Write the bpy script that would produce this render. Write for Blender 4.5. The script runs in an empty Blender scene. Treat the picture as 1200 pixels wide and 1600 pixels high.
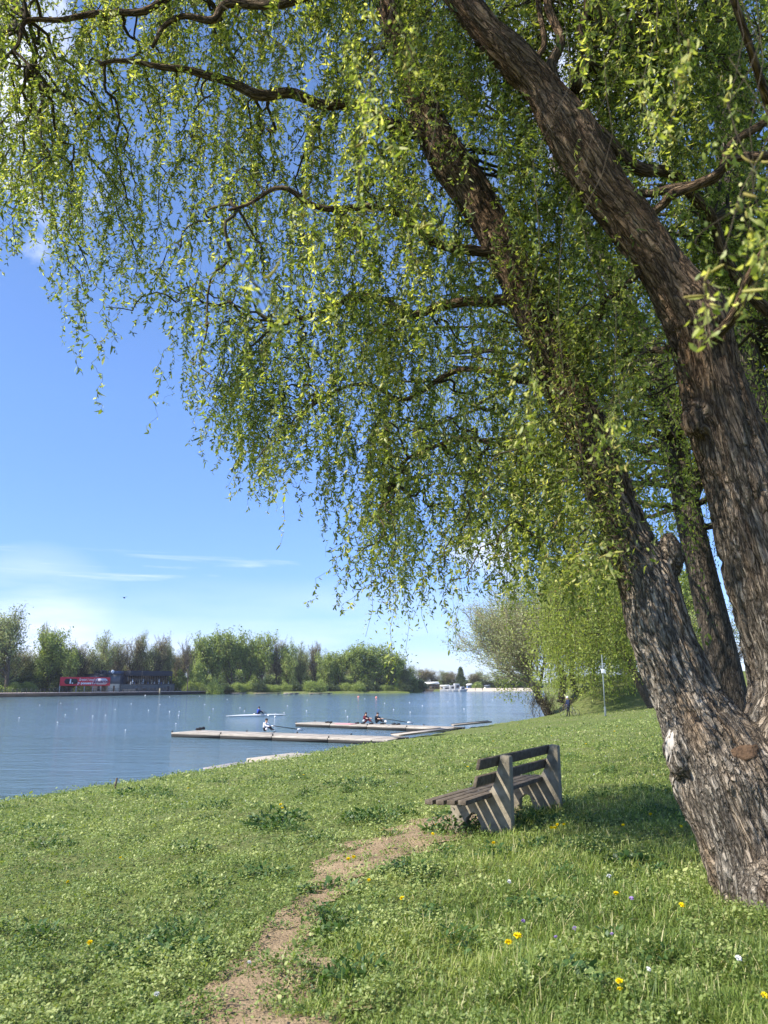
import bpy, math, random
import numpy as np
from mathutils import Vector, Matrix
rng = np.random.default_rng(7)
random.seed(7)
R = math.radians
sc = bpy.context.scene
C = sc.collection

# ------------------------------------------------------------------ camera, sky, sun, exposure
CAMZ = 1.6
PITCH = R(12.55)
cd = bpy.data.cameras.new("camera"); cam = bpy.data.objects.new("camera", cd); C.objects.link(cam)
cam.location = (0, 0, CAMZ); cam.rotation_euler = (R(90) + PITCH, 0, 0)
cd.sensor_fit = 'VERTICAL'; cd.sensor_height = 34.6; cd.lens = 34.6 * 1202 / 1600
cd.clip_start = 0.05; cd.clip_end = 6000
cd.dof.use_dof = True; cd.dof.focus_distance = 14; cd.dof.aperture_fstop = 4.5
sc.camera = cam
sc.view_settings.view_transform = 'Standard'; sc.view_settings.look = 'None'
sc.view_settings.exposure = 0.92; sc.view_settings.gamma = 1

SUN_EL = R(43)
SUN_DIR = Vector((-0.89, -0.46, 0)).normalized() * math.cos(SUN_EL) + Vector((0, 0, math.sin(SUN_EL)))
sd = bpy.data.lights.new("sun", 'SUN'); sun = bpy.data.objects.new("sun", sd); C.objects.link(sun)
sd.energy = 4.8; sd.angle = R(0.53); sd.color = (1.0, 0.95, 0.86)
sun.rotation_euler = SUN_DIR.to_track_quat('Z', 'Y').to_euler(); sun.location = (-30, -10, 40)

def pixdir(px, py):
    return np.array([px - 600.0, (py - 800) * math.sin(PITCH) + 1202 * math.cos(PITCH),
                     -(py - 800) * math.cos(PITCH) + 1202 * math.sin(PITCH)])

w = bpy.data.worlds.new("World"); sc.world = w; w.use_nodes = True
nt = w.node_tree; nt.nodes.clear()
def nd(tree, typ, **kw):
    n = tree.nodes.new(typ)
    for k, v in kw.items():
        if k.startswith('i_'):
            n.inputs[k[2:].replace('_', ' ')].default_value = v
        else:
            setattr(n, k, v)
    return n
def lk(tree, a, b): tree.links.new(a, b)
def mth(tree, op, a, b=None, c=None, clamp=False):
    n = tree.nodes.new('ShaderNodeMath'); n.operation = op; n.use_clamp = clamp
    for i, v in enumerate((a, b, c)):
        if v is None: continue
        if isinstance(v, (int, float)): n.inputs[i].default_value = v
        else: tree.links.new(v, n.inputs[i])
    return n.outputs[0]
def ramp(tree, fac, stops, interp='LINEAR'):
    n = tree.nodes.new('ShaderNodeValToRGB'); n.color_ramp.interpolation = interp
    els = n.color_ramp.elements
    while len(els) < len(stops): els.new(0.5)
    for e, (p, c) in zip(els, stops):
        e.position = p; e.color = (*c, 1) if len(c) == 3 else c
    if fac is not None: tree.links.new(fac, n.inputs[0])
    return n.outputs[0]
def mixc(tree, fac, a, b, mode='MIX'):
    n = tree.nodes.new('ShaderNodeMix'); n.data_type = 'RGBA'; n.blend_type = mode
    for sock, v in ((n.inputs[0], fac), (n.inputs[6], a), (n.inputs[7], b)):
        if isinstance(v, (int, float)): sock.default_value = v
        elif isinstance(v, tuple): sock.default_value = (*v, 1) if len(v) == 3 else v
        else: tree.links.new(v, sock)
    return n.outputs[2]

sky = nd(nt, 'ShaderNodeTexSky', sky_type='NISHITA', sun_disc=False, sun_elevation=SUN_EL,
         sun_rotation=math.atan2(SUN_DIR.x, SUN_DIR.y), air_density=1.0, dust_density=0.25, ozone_density=2.6, altitude=120)
tc = nd(nt, 'ShaderNodeTexCoord')
sep = nd(nt, 'ShaderNodeSeparateXYZ'); lk(nt, tc.outputs['Generated'], sep.inputs[0])
zc = mth(nt, 'MAXIMUM', sep.outputs[2], 0.02)
# flat cloud sheet coordinates (direction projected on a high plane)
cx_ = mth(nt, 'DIVIDE', sep.outputs[0], mth(nt, 'ADD', zc, 0.06)); cy_ = mth(nt, 'DIVIDE', sep.outputs[1], mth(nt, 'ADD', zc, 0.06))
cmb = nd(nt, 'ShaderNodeCombineXYZ'); lk(nt, cx_, cmb.inputs[0]); lk(nt, mth(nt, 'MULTIPLY', cy_, 1.0), cmb.inputs[1])
n1 = nd(nt, 'ShaderNodeTexNoise', i_Scale=1.1, i_Detail=8.0, i_Roughness=0.58, i_Distortion=0.5); lk(nt, cmb.outputs[0], n1.inputs['Vector'])
# cumulus patches located in the sky
def patch(px, py, rad):
    d = pixdir(px, py); d = d / np.linalg.norm(d)
    v = nd(nt, 'ShaderNodeVectorMath', operation='DISTANCE'); lk(nt, tc.outputs['Generated'], v.inputs[0]); v.inputs[1].default_value = tuple(d)
    return mth(nt, 'SUBTRACT', 1.0, mth(nt, 'DIVIDE', v.outputs['Value'], rad), clamp=True)
n2 = nd(nt, 'ShaderNodeTexNoise', i_Scale=9.0, i_Detail=10.0, i_Roughness=0.62, i_Distortion=0.9); lk(nt, tc.outputs['Generated'], n2.inputs['Vector'])
pm = mth(nt, 'MAXIMUM', patch(20, 130, 0.17), mth(nt, 'MULTIPLY', patch(950, 60, 0.22), 1.1))
pm = mth(nt, 'MAXIMUM', pm, mth(nt, 'MULTIPLY', patch(760, 875, 0.07), 0.9))
pm = mth(nt, 'MAXIMUM', pm, mth(nt, 'MULTIPLY', patch(60, 395, 0.04), 0.45))
cum = mth(nt, 'MULTIPLY', mth(nt, 'SUBTRACT', mth(nt, 'ADD', n2.outputs[0], mth(nt, 'MULTIPLY', pm, 0.42)), 0.66), 3.0, clamp=True)
cum = mth(nt, 'MULTIPLY', cum, mth(nt, 'MULTIPLY', pm, 4.0, clamp=True))
# thin streaks low in the sky
mp = nd(nt, 'ShaderNodeMapping'); mp.inputs['Scale'].default_value = (2.2, 2.2, 34); lk(nt, tc.outputs['Generated'], mp.inputs[0])
n3 = nd(nt, 'ShaderNodeTexNoise', i_Scale=1.0, i_Detail=6.0, i_Roughness=0.55, i_Distortion=0.4); lk(nt, mp.outputs[0], n3.inputs['Vector'])
band = mth(nt, 'MULTIPLY', mth(nt, 'SUBTRACT', 1.0, mth(nt, 'DIVIDE', mth(nt, 'ABSOLUTE', mth(nt, 'SUBTRACT', sep.outputs[2], 0.137)), 0.035), clamp=True), 1.0)
stk = mth(nt, 'MULTIPLY', mth(nt, 'MULTIPLY', mth(nt, 'SUBTRACT', n3.outputs[0], 0.53), 6.0, clamp=True), mth(nt, 'MULTIPLY', band, 1.1))
# hazy white cloud bank near the horizon
n4 = nd(nt, 'ShaderNodeTexNoise', i_Scale=1.6, i_Detail=7.0, i_Roughness=0.55)
mp4 = nd(nt, 'ShaderNodeMapping'); mp4.inputs['Scale'].default_value = (1.5, 1.5, 9); lk(nt, tc.outputs['Generated'], mp4.inputs[0]); lk(nt, mp4.outputs[0], n4.inputs['Vector'])
hz = mth(nt, 'SUBTRACT', 1.0, mth(nt, 'DIVIDE', mth(nt, 'SUBTRACT', sep.outputs[2], 0.05), 0.085), clamp=True)
hz = mth(nt, 'MULTIPLY', hz, mth(nt, 'ADD', mth(nt, 'MULTIPLY', mth(nt, 'SUBTRACT', n4.outputs[0], 0.40), 3.4, clamp=True), 0.05), clamp=True)
bank = mth(nt, 'MULTIPLY', mth(nt, 'MULTIPLY', mth(nt, 'SUBTRACT', n4.outputs[0], .34), 3.2, clamp=True), mth(nt, 'MULTIPLY', patch(50, 1010, .125), 1.5, clamp=True))
cl = mth(nt, 'MAXIMUM', mth(nt, 'MAXIMUM', mth(nt, 'MAXIMUM', cum, bank), stk), mth(nt, 'MULTIPLY', hz, 0.55))
skc = mixc(nt, 1.0, sky.outputs[0], (0.90, 1.0, 1.20), 'MULTIPLY')
skc = mixc(nt, 1.0, skc, ramp(nt, sep.outputs[2], [(0.0, (.60, .66, .90)), (.12, (.60, .68, .92)), (.34, (.84, .90, 1.0)), (.6, (1, 1, 1))]), 'MULTIPLY')
skyc = mixc(nt, mth(nt, 'MULTIPLY', cl, 0.9), skc, (6.0, 6.4, 7.4))
bg = nd(nt, 'ShaderNodeBackground', i_Strength=0.118); lk(nt, skyc, bg.inputs[0])
wo = nd(nt, 'ShaderNodeOutputWorld'); lk(nt, bg.outputs[0], wo.inputs[0])

# ------------------------------------------------------------------ helpers
WZ = -2.1
SHN = (-0.905, 0.425); SHD = 21.3

def h2(ix, iy, s=0):
    n = (ix.astype(np.int64) * 374761393 + iy.astype(np.int64) * 668265263 + s * 974634777) & 0x7fffffff
    n = ((n ^ (n >> 13)) * 1274126177) & 0x7fffffff
    return ((n ^ (n >> 16)) & 0xffff) / 65535.0
def vn2(x, y, s=0):
    x = np.asarray(x, float); y = np.asarray(y, float)
    ix = np.floor(x); iy = np.floor(y); fx = x - ix; fy = y - iy
    fx = fx * fx * (3 - 2 * fx); fy = fy * fy * (3 - 2 * fy)
    a = h2(ix, iy, s); b = h2(ix + 1, iy, s); c = h2(ix, iy + 1, s); d = h2(ix + 1, iy + 1, s)
    return (a * (1 - fx) + b * fx) * (1 - fy) + (c * (1 - fx) + d * fx) * fy
def fb2(x, y, o=3, s=0):
    t = 0; a = 0.5; n = 0
    for i in range(o):
        t = t + a * vn2(x * 2**i, y * 2**i, s + i); n += a; a *= 0.5
    return t / n
def vn3(p, s=0):
    i = np.floor(p).astype(np.int64); f = p - i; f = f * f * (3 - 2 * f)
    r = 0
    for dz in (0, 1):
        wz_ = f[:, 2] if dz else 1 - f[:, 2]
        zz = (i[:, 2] + dz) * 7919
        a = h2(i[:, 0] + zz, i[:, 1], s); b = h2(i[:, 0] + 1 + zz, i[:, 1], s)
        c = h2(i[:, 0] + zz, i[:, 1] + 1, s); d = h2(i[:, 0] + 1 + zz, i[:, 1] + 1, s)
        r = r + wz_ * ((a * (1 - f[:, 0]) + b * f[:, 0]) * (1 - f[:, 1]) + (c * (1 - f[:, 0]) + d * f[:, 0]) * f[:, 1])
    return r
def sst(x): x = np.clip(x, 0, 1); return x * x * (3 - 2 * x)

FARX = [-400, -104, -57.7, -45, 10, 14, 17, 63, 120, 400]
FARY = [-138, 213.75, 268, 277, 303, 330, 362, 392, 405, 420]
def shx_(y): return np.where(y < 88, (SHN[1] * y - SHD) / -SHN[0], 17.8 + (y - 88) * .2)
def dshore(x, y): return SHD + .905 * (shx_(np.asarray(y, float)) - x)
def G(x, y, fine=True):
    x = np.asarray(x, float); y = np.asarray(y, float)
    d = dshore(x, y)
    dd = np.clip(d, 0, SHD - 0.6)
    z = -1.9 * (dd / SHD) ** 1.12 + 0.02 * np.clip(-d, 0, 15)
    if fine:
        z = z + (fb2(x * 0.5, y * 0.5, 3, 5) - 0.5) * 0.12 * np.clip(1.5 - d / SHD, 0.2, 1) + (vn2(x * 2.3, y * 2.3, 9) - 0.5) * 0.075
    e = np.clip((d + (vn2(x * 0.7, y * 0.7, 3) - 0.5) * 0.9 - (SHD - 0.9)) / 1.6, 0, 1)
    z = z - e * 1.6
    z = z - np.clip(d - SHD - 0.6, 0, 5) * 0.3
    z = z + 3.0 * sst((y - 79) / 14) * sst((x - shx_(y) - 1.2) / 4.5)
    ys = np.interp(x, FARX, FARY)
    fz = WZ - 1.5 + 2.3 * np.clip((y - ys) / 3.0 + 0.55, 0, 1) + np.clip(y - ys - 4, 0, 60) * 0.02
    return np.maximum(z, fz)
def Gf(x, y): return float(G(np.array([x]), np.array([y]))[0])
def onz(px, py, z):
    d = pixdir(px, py); t = (z - CAMZ) / d[2]; return d[0] * t, d[1] * t
def ong(px, py, it=12):
    z = -0.3
    for _ in range(it):
        x, y = onz(px, py, z); z = 0.5 * z + 0.5 * Gf(x, y)
    x, y = onz(px, py, z); return x, y, Gf(x, y)
def P3(px, py, Y):
    d = pixdir(px, py); t = Y / d[1]; return np.array([d[0] * t, Y, d[2] * t + CAMZ])
def mpp(p):   # metres per photo pixel at a point
    return (p[1] * math.cos(PITCH) + (p[2] - CAMZ) * math.sin(PITCH)) / 1202
def proj(P):  # world -> photo pixel (authoring check of crown outline)
    x = P[..., 0]; y = P[..., 1]; z = P[..., 2] - CAMZ
    dep = np.maximum(y * math.cos(PITCH) + z * math.sin(PITCH), 0.05); up = -y * math.sin(PITCH) + z * math.cos(PITCH)
    return 600 + 1202 * x / dep, 800 - 1202 * up / dep, dep

def mk(name, V, Fs, mat=None, parent=None, attrs=None, smooth=False, loc=None):
    V = np.asarray(V, np.float32); me = bpy.data.meshes.new(name)
    Fs = [np.asarray(f, np.int32) for f in Fs if len(f)]
    me.vertices.add(len(V)); me.vertices.foreach_set('co', V.ravel())
    tot = sum(f.size for f in Fs); me.loops.add(tot); me.loops.foreach_set('vertex_index', np.concatenate([f.ravel() for f in Fs]))
    st = []; o = 0
    for f in Fs:
        st.append(o + np.arange(len(f), dtype=np.int32) * f.shape[1]); o += f.size
    st = np.concatenate(st); me.polygons.add(len(st)); me.polygons.foreach_set('loop_start', st)
    me.update(calc_edges=True)
    if smooth: me.polygons.foreach_set('use_smooth', np.ones(len(st), bool))
    if attrs:
        for k, a in attrs.items():
            a = np.asarray(a, np.float32)
            if a.ndim == 1: at = me.attributes.new(k, 'FLOAT', 'POINT'); at.data.foreach_set('value', a)
            else: at = me.attributes.new(k, 'FLOAT_VECTOR', 'POINT'); at.data.foreach_set('vector', a.ravel())
    if mat: me.materials.append(mat)
    o = bpy.data.objects.new(name, me); C.objects.link(o)
    if parent: o.parent = parent
    if loc is not None: o.location = loc
    return o
class Geo:
    def __init__(s): s.V = []; s.F = {}; s.n = 0; s.A = []
    def add(s, V, Fs, a=None):
        V = np.asarray(V, float).reshape(-1, 3)
        for f in Fs:
            f = np.asarray(f, np.int64)
            if len(f): s.F.setdefault(f.shape[1], []).append(f + s.n)
        s.V.append(V); s.n += len(V)
        s.A.append(np.zeros(len(V)) if a is None else (np.full(len(V), a) if np.isscalar(a) else np.asarray(a)))
        return s
    def box(s, c, size, rz=0, ry=0, rx=0, a=None):
        hx, hy, hz_ = [q / 2 for q in size]
        V = np.array([[i * hx, j * hy, k * hz_] for k in (-1, 1) for j in (-1, 1) for i in (-1, 1)])
        M = np.array(Matrix.Rotation(rz, 3, 'Z') @ Matrix.Rotation(ry, 3, 'Y') @ Matrix.Rotation(rx, 3, 'X'))
        return s.add(V @ M.T + np.array(c), [[[0, 2, 3, 1], [4, 5, 7, 6], [0, 1, 5, 4], [2, 6, 7, 3], [0, 4, 6, 2], [1, 3, 7, 5]]], a)
    def tube(s, pts, r, k=8, a=None, cap=True):
        V, F = tubes(np.array([pts], float), np.array([np.broadcast_to(r, len(pts))], float), k); s.add(V, F if cap else F[:1], a); return s
    def prism(s, poly, M, t0, t1, a=None):   # polygon in (u,v), extruded t0..t1; M columns u,v,t ; origin
        n = len(poly); ax, org = M
        V = np.array([np.array(org) + p[0] * ax[0] + p[1] * ax[1] + t * ax[2] for t in (t0, t1) for p in poly])
        s.add(V, [np.array([[i, (i + 1) % n, n + (i + 1) % n, n + i] for i in range(n)]), np.array([list(range(n))[::-1]]), np.array([list(range(n, 2 * n))])], a); return s
    def ball(s, c, r, nu=10, nv=7, a=None):
        r = np.broadcast_to(r, 3); V = [[0, 0, -1]]
        for j in range(1, nv):
            ph = math.pi * (j / nv - .5)
            for i in range(nu): V.append([math.cos(ph) * math.cos(2 * math.pi * i / nu), math.cos(ph) * math.sin(2 * math.pi * i / nu), math.sin(ph)])
        V.append([0, 0, 1]); q = []; t = []
        for j in range(nv - 2):
            for i in range(nu): q.append([1 + j * nu + i, 1 + j * nu + (i + 1) % nu, 1 + (j + 1) * nu + (i + 1) % nu, 1 + (j + 1) * nu + i])
        e = len(V) - 1
        for i in range(nu): t.append([0, 1 + (i + 1) % nu, 1 + i]); t.append([e, e - nu + i, e - nu + (i + 1) % nu])
        return s.add(np.array(V) * r + np.array(c), [q, t], a)
    def mk(s, name, mat=None, parent=None, tint=False, smooth=False, bevel=0, loc=None, attr=None):
        at = dict(attr or {})
        if tint: at['tint'] = np.concatenate(s.A)
        V = np.concatenate(s.V)
        o = mk(name, V, [np.concatenate(f) for f in s.F.values()], mat, parent, at, smooth, loc)
        if bevel:
            m = o.modifiers.new('bevel', 'BEVEL'); m.width = bevel; m.segments = 2; m.limit_method = 'ANGLE'
        return o

def tubes(Pn, Rn, k=3):
    """Pn (m,n,3), Rn (m,n): m tubes of n rings and k sides; returns verts and [quads, caps]."""
    m, n, _ = Pn.shape
    T = np.gradient(Pn, axis=1); T /= np.linalg.norm(T, axis=2, keepdims=True) + 1e-9
    avg = Pn[:, -1] - Pn[:, 0]; ref = np.zeros((m, 3)); ax = np.argmin(np.abs(avg), axis=1); ref[np.arange(m), ax] = 1
    U = np.cross(T, ref[:, None, :]); U /= np.linalg.norm(U, axis=2, keepdims=True) + 1e-9
    W_ = np.cross(T, U)
    an = np.arange(k) * 2 * math.pi / k
    V = Pn[:, :, None, :] + Rn[:, :, None, None] * (U[:, :, None, :] * np.cos(an)[None, None, :, None] + W_[:, :, None, :] * np.sin(an)[None, None, :, None])
    idx = np.arange(m * n * k).reshape(m, n, k)
    a = idx[:, :-1, :]; b = idx[:, 1:, :]
    q = np.stack([a, np.roll(a, -1, 2), np.roll(b, -1, 2), b], -1).reshape(-1, 4)
    caps = np.concatenate([idx[:, 0, ::-1], idx[:, -1, :]])
    return V.reshape(-1, 3), [q, caps]

def nrm(v): return v / (np.linalg.norm(v, axis=-1, keepdims=True) + 1e-9)
def rdir(n): return nrm(rng.normal(size=(n, 3)))
def leaves(P, D, N, L, Wd, curl):
    """curled leaves, 6 verts each: base, two pairs, tip"""
    n = len(P); S = nrm(np.cross(D, N)); N = np.cross(S, D); L = L[:, None]; Wd = Wd[:, None]; c = curl[:, None]
    def st(t): return P + D * L * (t - 0.35 * np.abs(c) * t * t) + N * L * c * t * t
    a = st(0.0); b = st(0.38); d = st(0.72); e = st(1.0)
    V = np.stack([a, b - S * Wd * .5, b + S * Wd * .5, d - S * Wd * .42, d + S * Wd * .42, e], 1).reshape(-1, 3)
    o = np.arange(n)[:, None] * 6
    return V, [np.concatenate([o + [0, 1, 2], o + [3, 5, 4]]), o + [1, 3, 4, 2]]
def tag(o, label=None, cat=None, group=None, kind=None):
    if label: o['label'] = label
    if cat: o['category'] = cat
    if group: o['group'] = group
    if kind: o['kind'] = kind
    return o
def empty(name, loc, rz=0, **k):
    o = bpy.data.objects.new(name, None); C.objects.link(o); o.location = loc; o.rotation_euler = (0, 0, rz); o.empty_display_size = .2
    return tag(o, **k)
def kids(o): return KID.get(o.name, [c for c in o.children])
KID = {}
def dup(o, loc=None, rz=None, scale=None, **k):
    def cp(a, par):
        c = a.copy(); C.objects.link(c); c.parent = par
        for ch in list(a.children): cp(ch, c)
        return c
    c = cp(o, None)
    if loc is not None: c.location = loc
    if rz is not None: c.rotation_euler = (0, 0, rz)
    if scale is not None: c.scale = scale
    return tag(c, **k)

# ------------------------------------------------------------------ materials
def mat(name, col=(.5, .5, .5), rough=.6, spec=.4, metal=0, noise=None, bump=None):
    m = bpy.data.materials.new(name); m.use_nodes = True; t = m.node_tree; p = t.nodes['Principled BSDF']
    p.inputs['Base Color'].default_value = (*col, 1); p.inputs['Roughness'].default_value = rough
    p.inputs['Specular IOR Level'].default_value = spec; p.inputs['Metallic'].default_value = metal
    if noise or bump:
        co = nd(t, 'ShaderNodeTexCoord')
        sc_, am, col2 = noise or (5, .0, col)
        n = nd(t, 'ShaderNodeTexNoise', i_Scale=sc_, i_Detail=7.0, i_Roughness=.6); lk(t, co.outputs['Object'], n.inputs['Vector'])
        f = mth(t, 'MULTIPLY', mth(t, 'SUBTRACT', n.outputs[0], .5 - .5 * am), 3.0, clamp=True)
        lk(t, mixc(t, f, col, col2), p.inputs['Base Color'])
        if bump:
            b = nd(t, 'ShaderNodeBump', i_Strength=bump[1], i_Distance=bump[2])
            n2_ = nd(t, 'ShaderNodeTexNoise', i_Scale=bump[0], i_Detail=6.0); lk(t, co.outputs['Object'], n2_.inputs['Vector'])
            lk(t, n2_.outputs[0], b.inputs['Height']); lk(t, b.outputs[0], p.inputs['Normal'])
    return m
def leafmat(name, stops, trans=.4, tcol=1.6, rough=.45, spec=.35):
    m = bpy.data.materials.new(name); m.use_nodes = True; t = m.node_tree; p = t.nodes['Principled BSDF']; out = t.nodes['Material Output']
    a = nd(t, 'ShaderNodeAttribute', attribute_name='tint'); c = ramp(t, a.outputs['Fac'], stops)
    p.inputs['Roughness'].default_value = rough; p.inputs['Specular IOR Level'].default_value = spec; lk(t, c, p.inputs['Base Color'])
    tr = nd(t, 'ShaderNodeBsdfTranslucent'); lk(t, mixc(t, 1.0, c, (tcol * 1.18, tcol * 1.22, tcol * .5), 'MULTIPLY'), tr.inputs[0])
    mx = nd(t, 'ShaderNodeMixShader'); mx.inputs[0].default_value = trans
    lk(t, p.outputs[0], mx.inputs[1]); lk(t, tr.outputs[0], mx.inputs[2]); lk(t, mx.outputs[0], out.inputs['Surface'])
    return m
def barkmat(name, c_lo, c_hi, c_alt, sc_=9, use_attr=True, bump=.5, dist=.02):
    m = bpy.data.materials.new(name); m.use_nodes = True; t = m.node_tree; p = t.nodes['Principled BSDF']
    p.inputs['Roughness'].default_value = .9; p.inputs['Specular IOR Level'].default_value = .15
    if use_attr: v = nd(t, 'ShaderNodeAttribute', attribute_name='bark').outputs['Vector']
    else:
        g = nd(t, 'ShaderNodeTexCoord'); mp_ = nd(t, 'ShaderNodeMapping'); mp_.inputs['Scale'].default_value = (1, 1, .18); lk(t, g.outputs['Object'], mp_.inputs[0]); v = mp_.outputs[0]
    wn = nd(t, 'ShaderNodeTexNoise', i_Scale=sc_ * .8, i_Detail=5.0); lk(t, v, wn.inputs['Vector'])
    wv = nd(t, 'ShaderNodeVectorMath', operation='MULTIPLY_ADD'); lk(t, wn.outputs['Color'], wv.inputs[0]); wv.inputs[1].default_value = (.16, .16, .16); lk(t, v, wv.inputs[2])
    vo = nd(t, 'ShaderNodeTexVoronoi', feature='DISTANCE_TO_EDGE', i_Scale=sc_); lk(t, wv.outputs[0], vo.inputs['Vector'])
    fn = nd(t, 'ShaderNodeTexNoise', i_Scale=sc_ * 5, i_Detail=8.0, i_Roughness=.7); lk(t, v, fn.inputs['Vector'])
    bn = nd(t, 'ShaderNodeTexNoise', i_Scale=sc_ * .25, i_Detail=4.0); lk(t, v, bn.inputs['Vector'])
    rn = nd(t, 'ShaderNodeTexNoise', i_Scale=sc_ * 1.1, i_Detail=5.0, i_Roughness=.6, i_Distortion=.6); lk(t, v, rn.inputs['Vector'])
    rr_ = mth(t, 'MULTIPLY', mth(t, 'ABSOLUTE', mth(t, 'SUBTRACT', rn.outputs[0], .5)), 9.0, clamp=True)
    rid = mth(t, 'MULTIPLY', mth(t, 'MULTIPLY', vo.outputs['Distance'], 6.0, clamp=True), mth(t, 'ADD', .35, mth(t, 'MULTIPLY', rr_, .65)))
    c = ramp(t, mth(t, 'ADD', mth(t, 'MULTIPLY', rid, .55), mth(t, 'MULTIPLY', fn.outputs[0], .5)), [(.25, c_lo), (.75, c_hi)])
    c = mixc(t, mth(t, 'MULTIPLY', mth(t, 'SUBTRACT', bn.outputs[0], .45), 3.0, clamp=True), c, mixc(t, 1.0, c, c_alt, 'MULTIPLY'))
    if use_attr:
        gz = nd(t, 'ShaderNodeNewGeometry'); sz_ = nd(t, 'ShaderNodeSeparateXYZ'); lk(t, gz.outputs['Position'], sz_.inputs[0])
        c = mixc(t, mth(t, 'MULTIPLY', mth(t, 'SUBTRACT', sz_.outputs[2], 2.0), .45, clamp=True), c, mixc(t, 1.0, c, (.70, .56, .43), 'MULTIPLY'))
    lk(t, c, p.inputs['Base Color'])
    hgt = mth(t, 'ADD', mth(t, 'MULTIPLY', rid, 1.0), mth(t, 'MULTIPLY', fn.outputs[0], .5))
    b = nd(t, 'ShaderNodeBump', i_Strength=bump, i_Distance=dist); lk(t, hgt, b.inputs['Height']); lk(t, b.outputs[0], p.inputs['Normal'])
    return m

M_leaf = leafmat('willow_leaf', [(0, (.06, .085, .024)), (.45, (.165, .205, .042)), (.8, (.33, .355, .085)), (1, (.54, .51, .20))], .45, 1.75)
M_leaf2 = leafmat('willow_leaf_pale', [(0, (.14, .17, .04)), (.5, (.27, .31, .07)), (1, (.44, .45, .14))], .5, 1.6)
M_cat = leafmat('catkin', [(0, (.20, .14, .05)), (.5, (.36, .31, .09)), (1, (.50, .46, .16))], .3, 1.2, .9, .1)
M_twig = mat('twig', (.05, .038, .024), .85, .15, noise=(3, .2, (.11, .088, .05)))
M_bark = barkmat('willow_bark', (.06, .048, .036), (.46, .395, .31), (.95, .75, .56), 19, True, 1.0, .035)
M_bark2 = barkmat('bark_far', (.04, .032, .025), (.21, .17, .13), (.8, .75, .7), 15, False, .9, .04)
M_grass = leafmat('grass_blade', [(0, (.045, .09, .018)), (.5, (.18, .245, .05)), (.85, (.33, .375, .10)), (1, (.52, .48, .24))], .35, 1.4, .5, .3)
M_herb = leafmat('herb_leaf', [(0, (.045, .09, .022)), (.5, (.19, .25, .065)), (1, (.41, .44, .17))], .3, 1.35, .5, .35)
M_gfar = leafmat('fresh_leaf', [(0, (.10, .14, .045)), (.5, (.25, .31, .09)), (1, (.42, .46, .16))], .35, 1.4)
M_olive = leafmat('olive_leaf', [(0, (.13, .155, .065)), (.5, (.27, .30, .13)), (1, (.42, .44, .22))], .3, 1.3)
M_brown = leafmat('bud_haze', [(0, (.17, .145, .09)), (.5, (.29, .25, .145)), (1, (.40, .35, .21))], .25, 1.1)
M_dark = leafmat('dark_leaf', [(0, (.03, .045, .02)), (.5, (.06, .09, .035)), (1, (.12, .16, .055))], .25, 1.3)
M_pink = leafmat('blossom', [(0, (.35, .22, .2)), (.5, (.6, .42, .42)), (1, (.8, .66, .64))], .3, 1.1)

# ------------------------------------------------------------------ ground, path, water
def axis(spec):
    out = [spec[0][0]]
    for a, b, s in spec:
        n = max(1, int(round((b - a) / s))); out += list(a + (b - a) * (np.arange(n) + 1) / n)
    return np.array(out)
gx = axis([(-3000, -400, 260), (-400, -120, 8), (-120, -40, 2.0), (-40, -14, .7), (-14, 14, .22), (14, 40, .5), (40, 120, 2.5), (120, 400, 12), (400, 3000, 260)])
gy = axis([(-60, -4, 4), (-4, 3, .7), (3, 16, .22), (16, 40, .35), (40, 110, .7), (110, 200, 4), (200, 420, 2.0), (420, 600, 12), (600, 4000, 300)])
X, Y = np.meshgrid(gx, gy)
Z = G(X, Y)
nx, ny = len(gx), len(gy); idx = np.arange(nx * ny).reshape(ny, nx)
q = np.stack([idx[:-1, :-1], idx[:-1, 1:], idx[1:, 1:], idx[1:, :-1]], -1).reshape(-1, 4)
m = bpy.data.materials.new('ground'); m.use_nodes = True; t = m.node_tree; p = t.nodes['Principled BSDF']; p.inputs['Roughness'].default_value = .95; p.inputs['Specular IOR Level'].default_value = .1
geo_ = nd(t, 'ShaderNodeNewGeometry'); a = nd(t, 'ShaderNodeTexNoise', i_Scale=.35, i_Detail=8.0, i_Roughness=.65); lk(t, geo_.outputs['Position'], a.inputs['Vector'])
b = nd(t, 'ShaderNodeTexNoise', i_Scale=9.0, i_Detail=8.0, i_Roughness=.75); lk(t, geo_.outputs['Position'], b.inputs['Vector'])
c1 = ramp(t, b.outputs[0], [(.3, (.045, .06, .018)), (.5, (.12, .155, .04)), (.68, (.20, .23, .07))])
c2 = ramp(t, b.outputs[0], [(.3, (.09, .09, .04)), (.7, (.26, .26, .11))])
lk(t, mixc(t, mth(t, 'MULTIPLY', mth(t, 'SUBTRACT', a.outputs[0], .42), 3.0, clamp=True), c1, c2), p.inputs['Base Color'])
bb = nd(t, 'ShaderNodeBump', i_Strength=.8, i_Distance=.06); lk(t, b.outputs[0], bb.inputs['Height']); lk(t, bb.outputs[0], p.inputs['Normal'])
tag(mk('lawn', np.stack([X, Y, Z], -1).reshape(-1, 3), [q], m, smooth=True), kind='structure')

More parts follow.
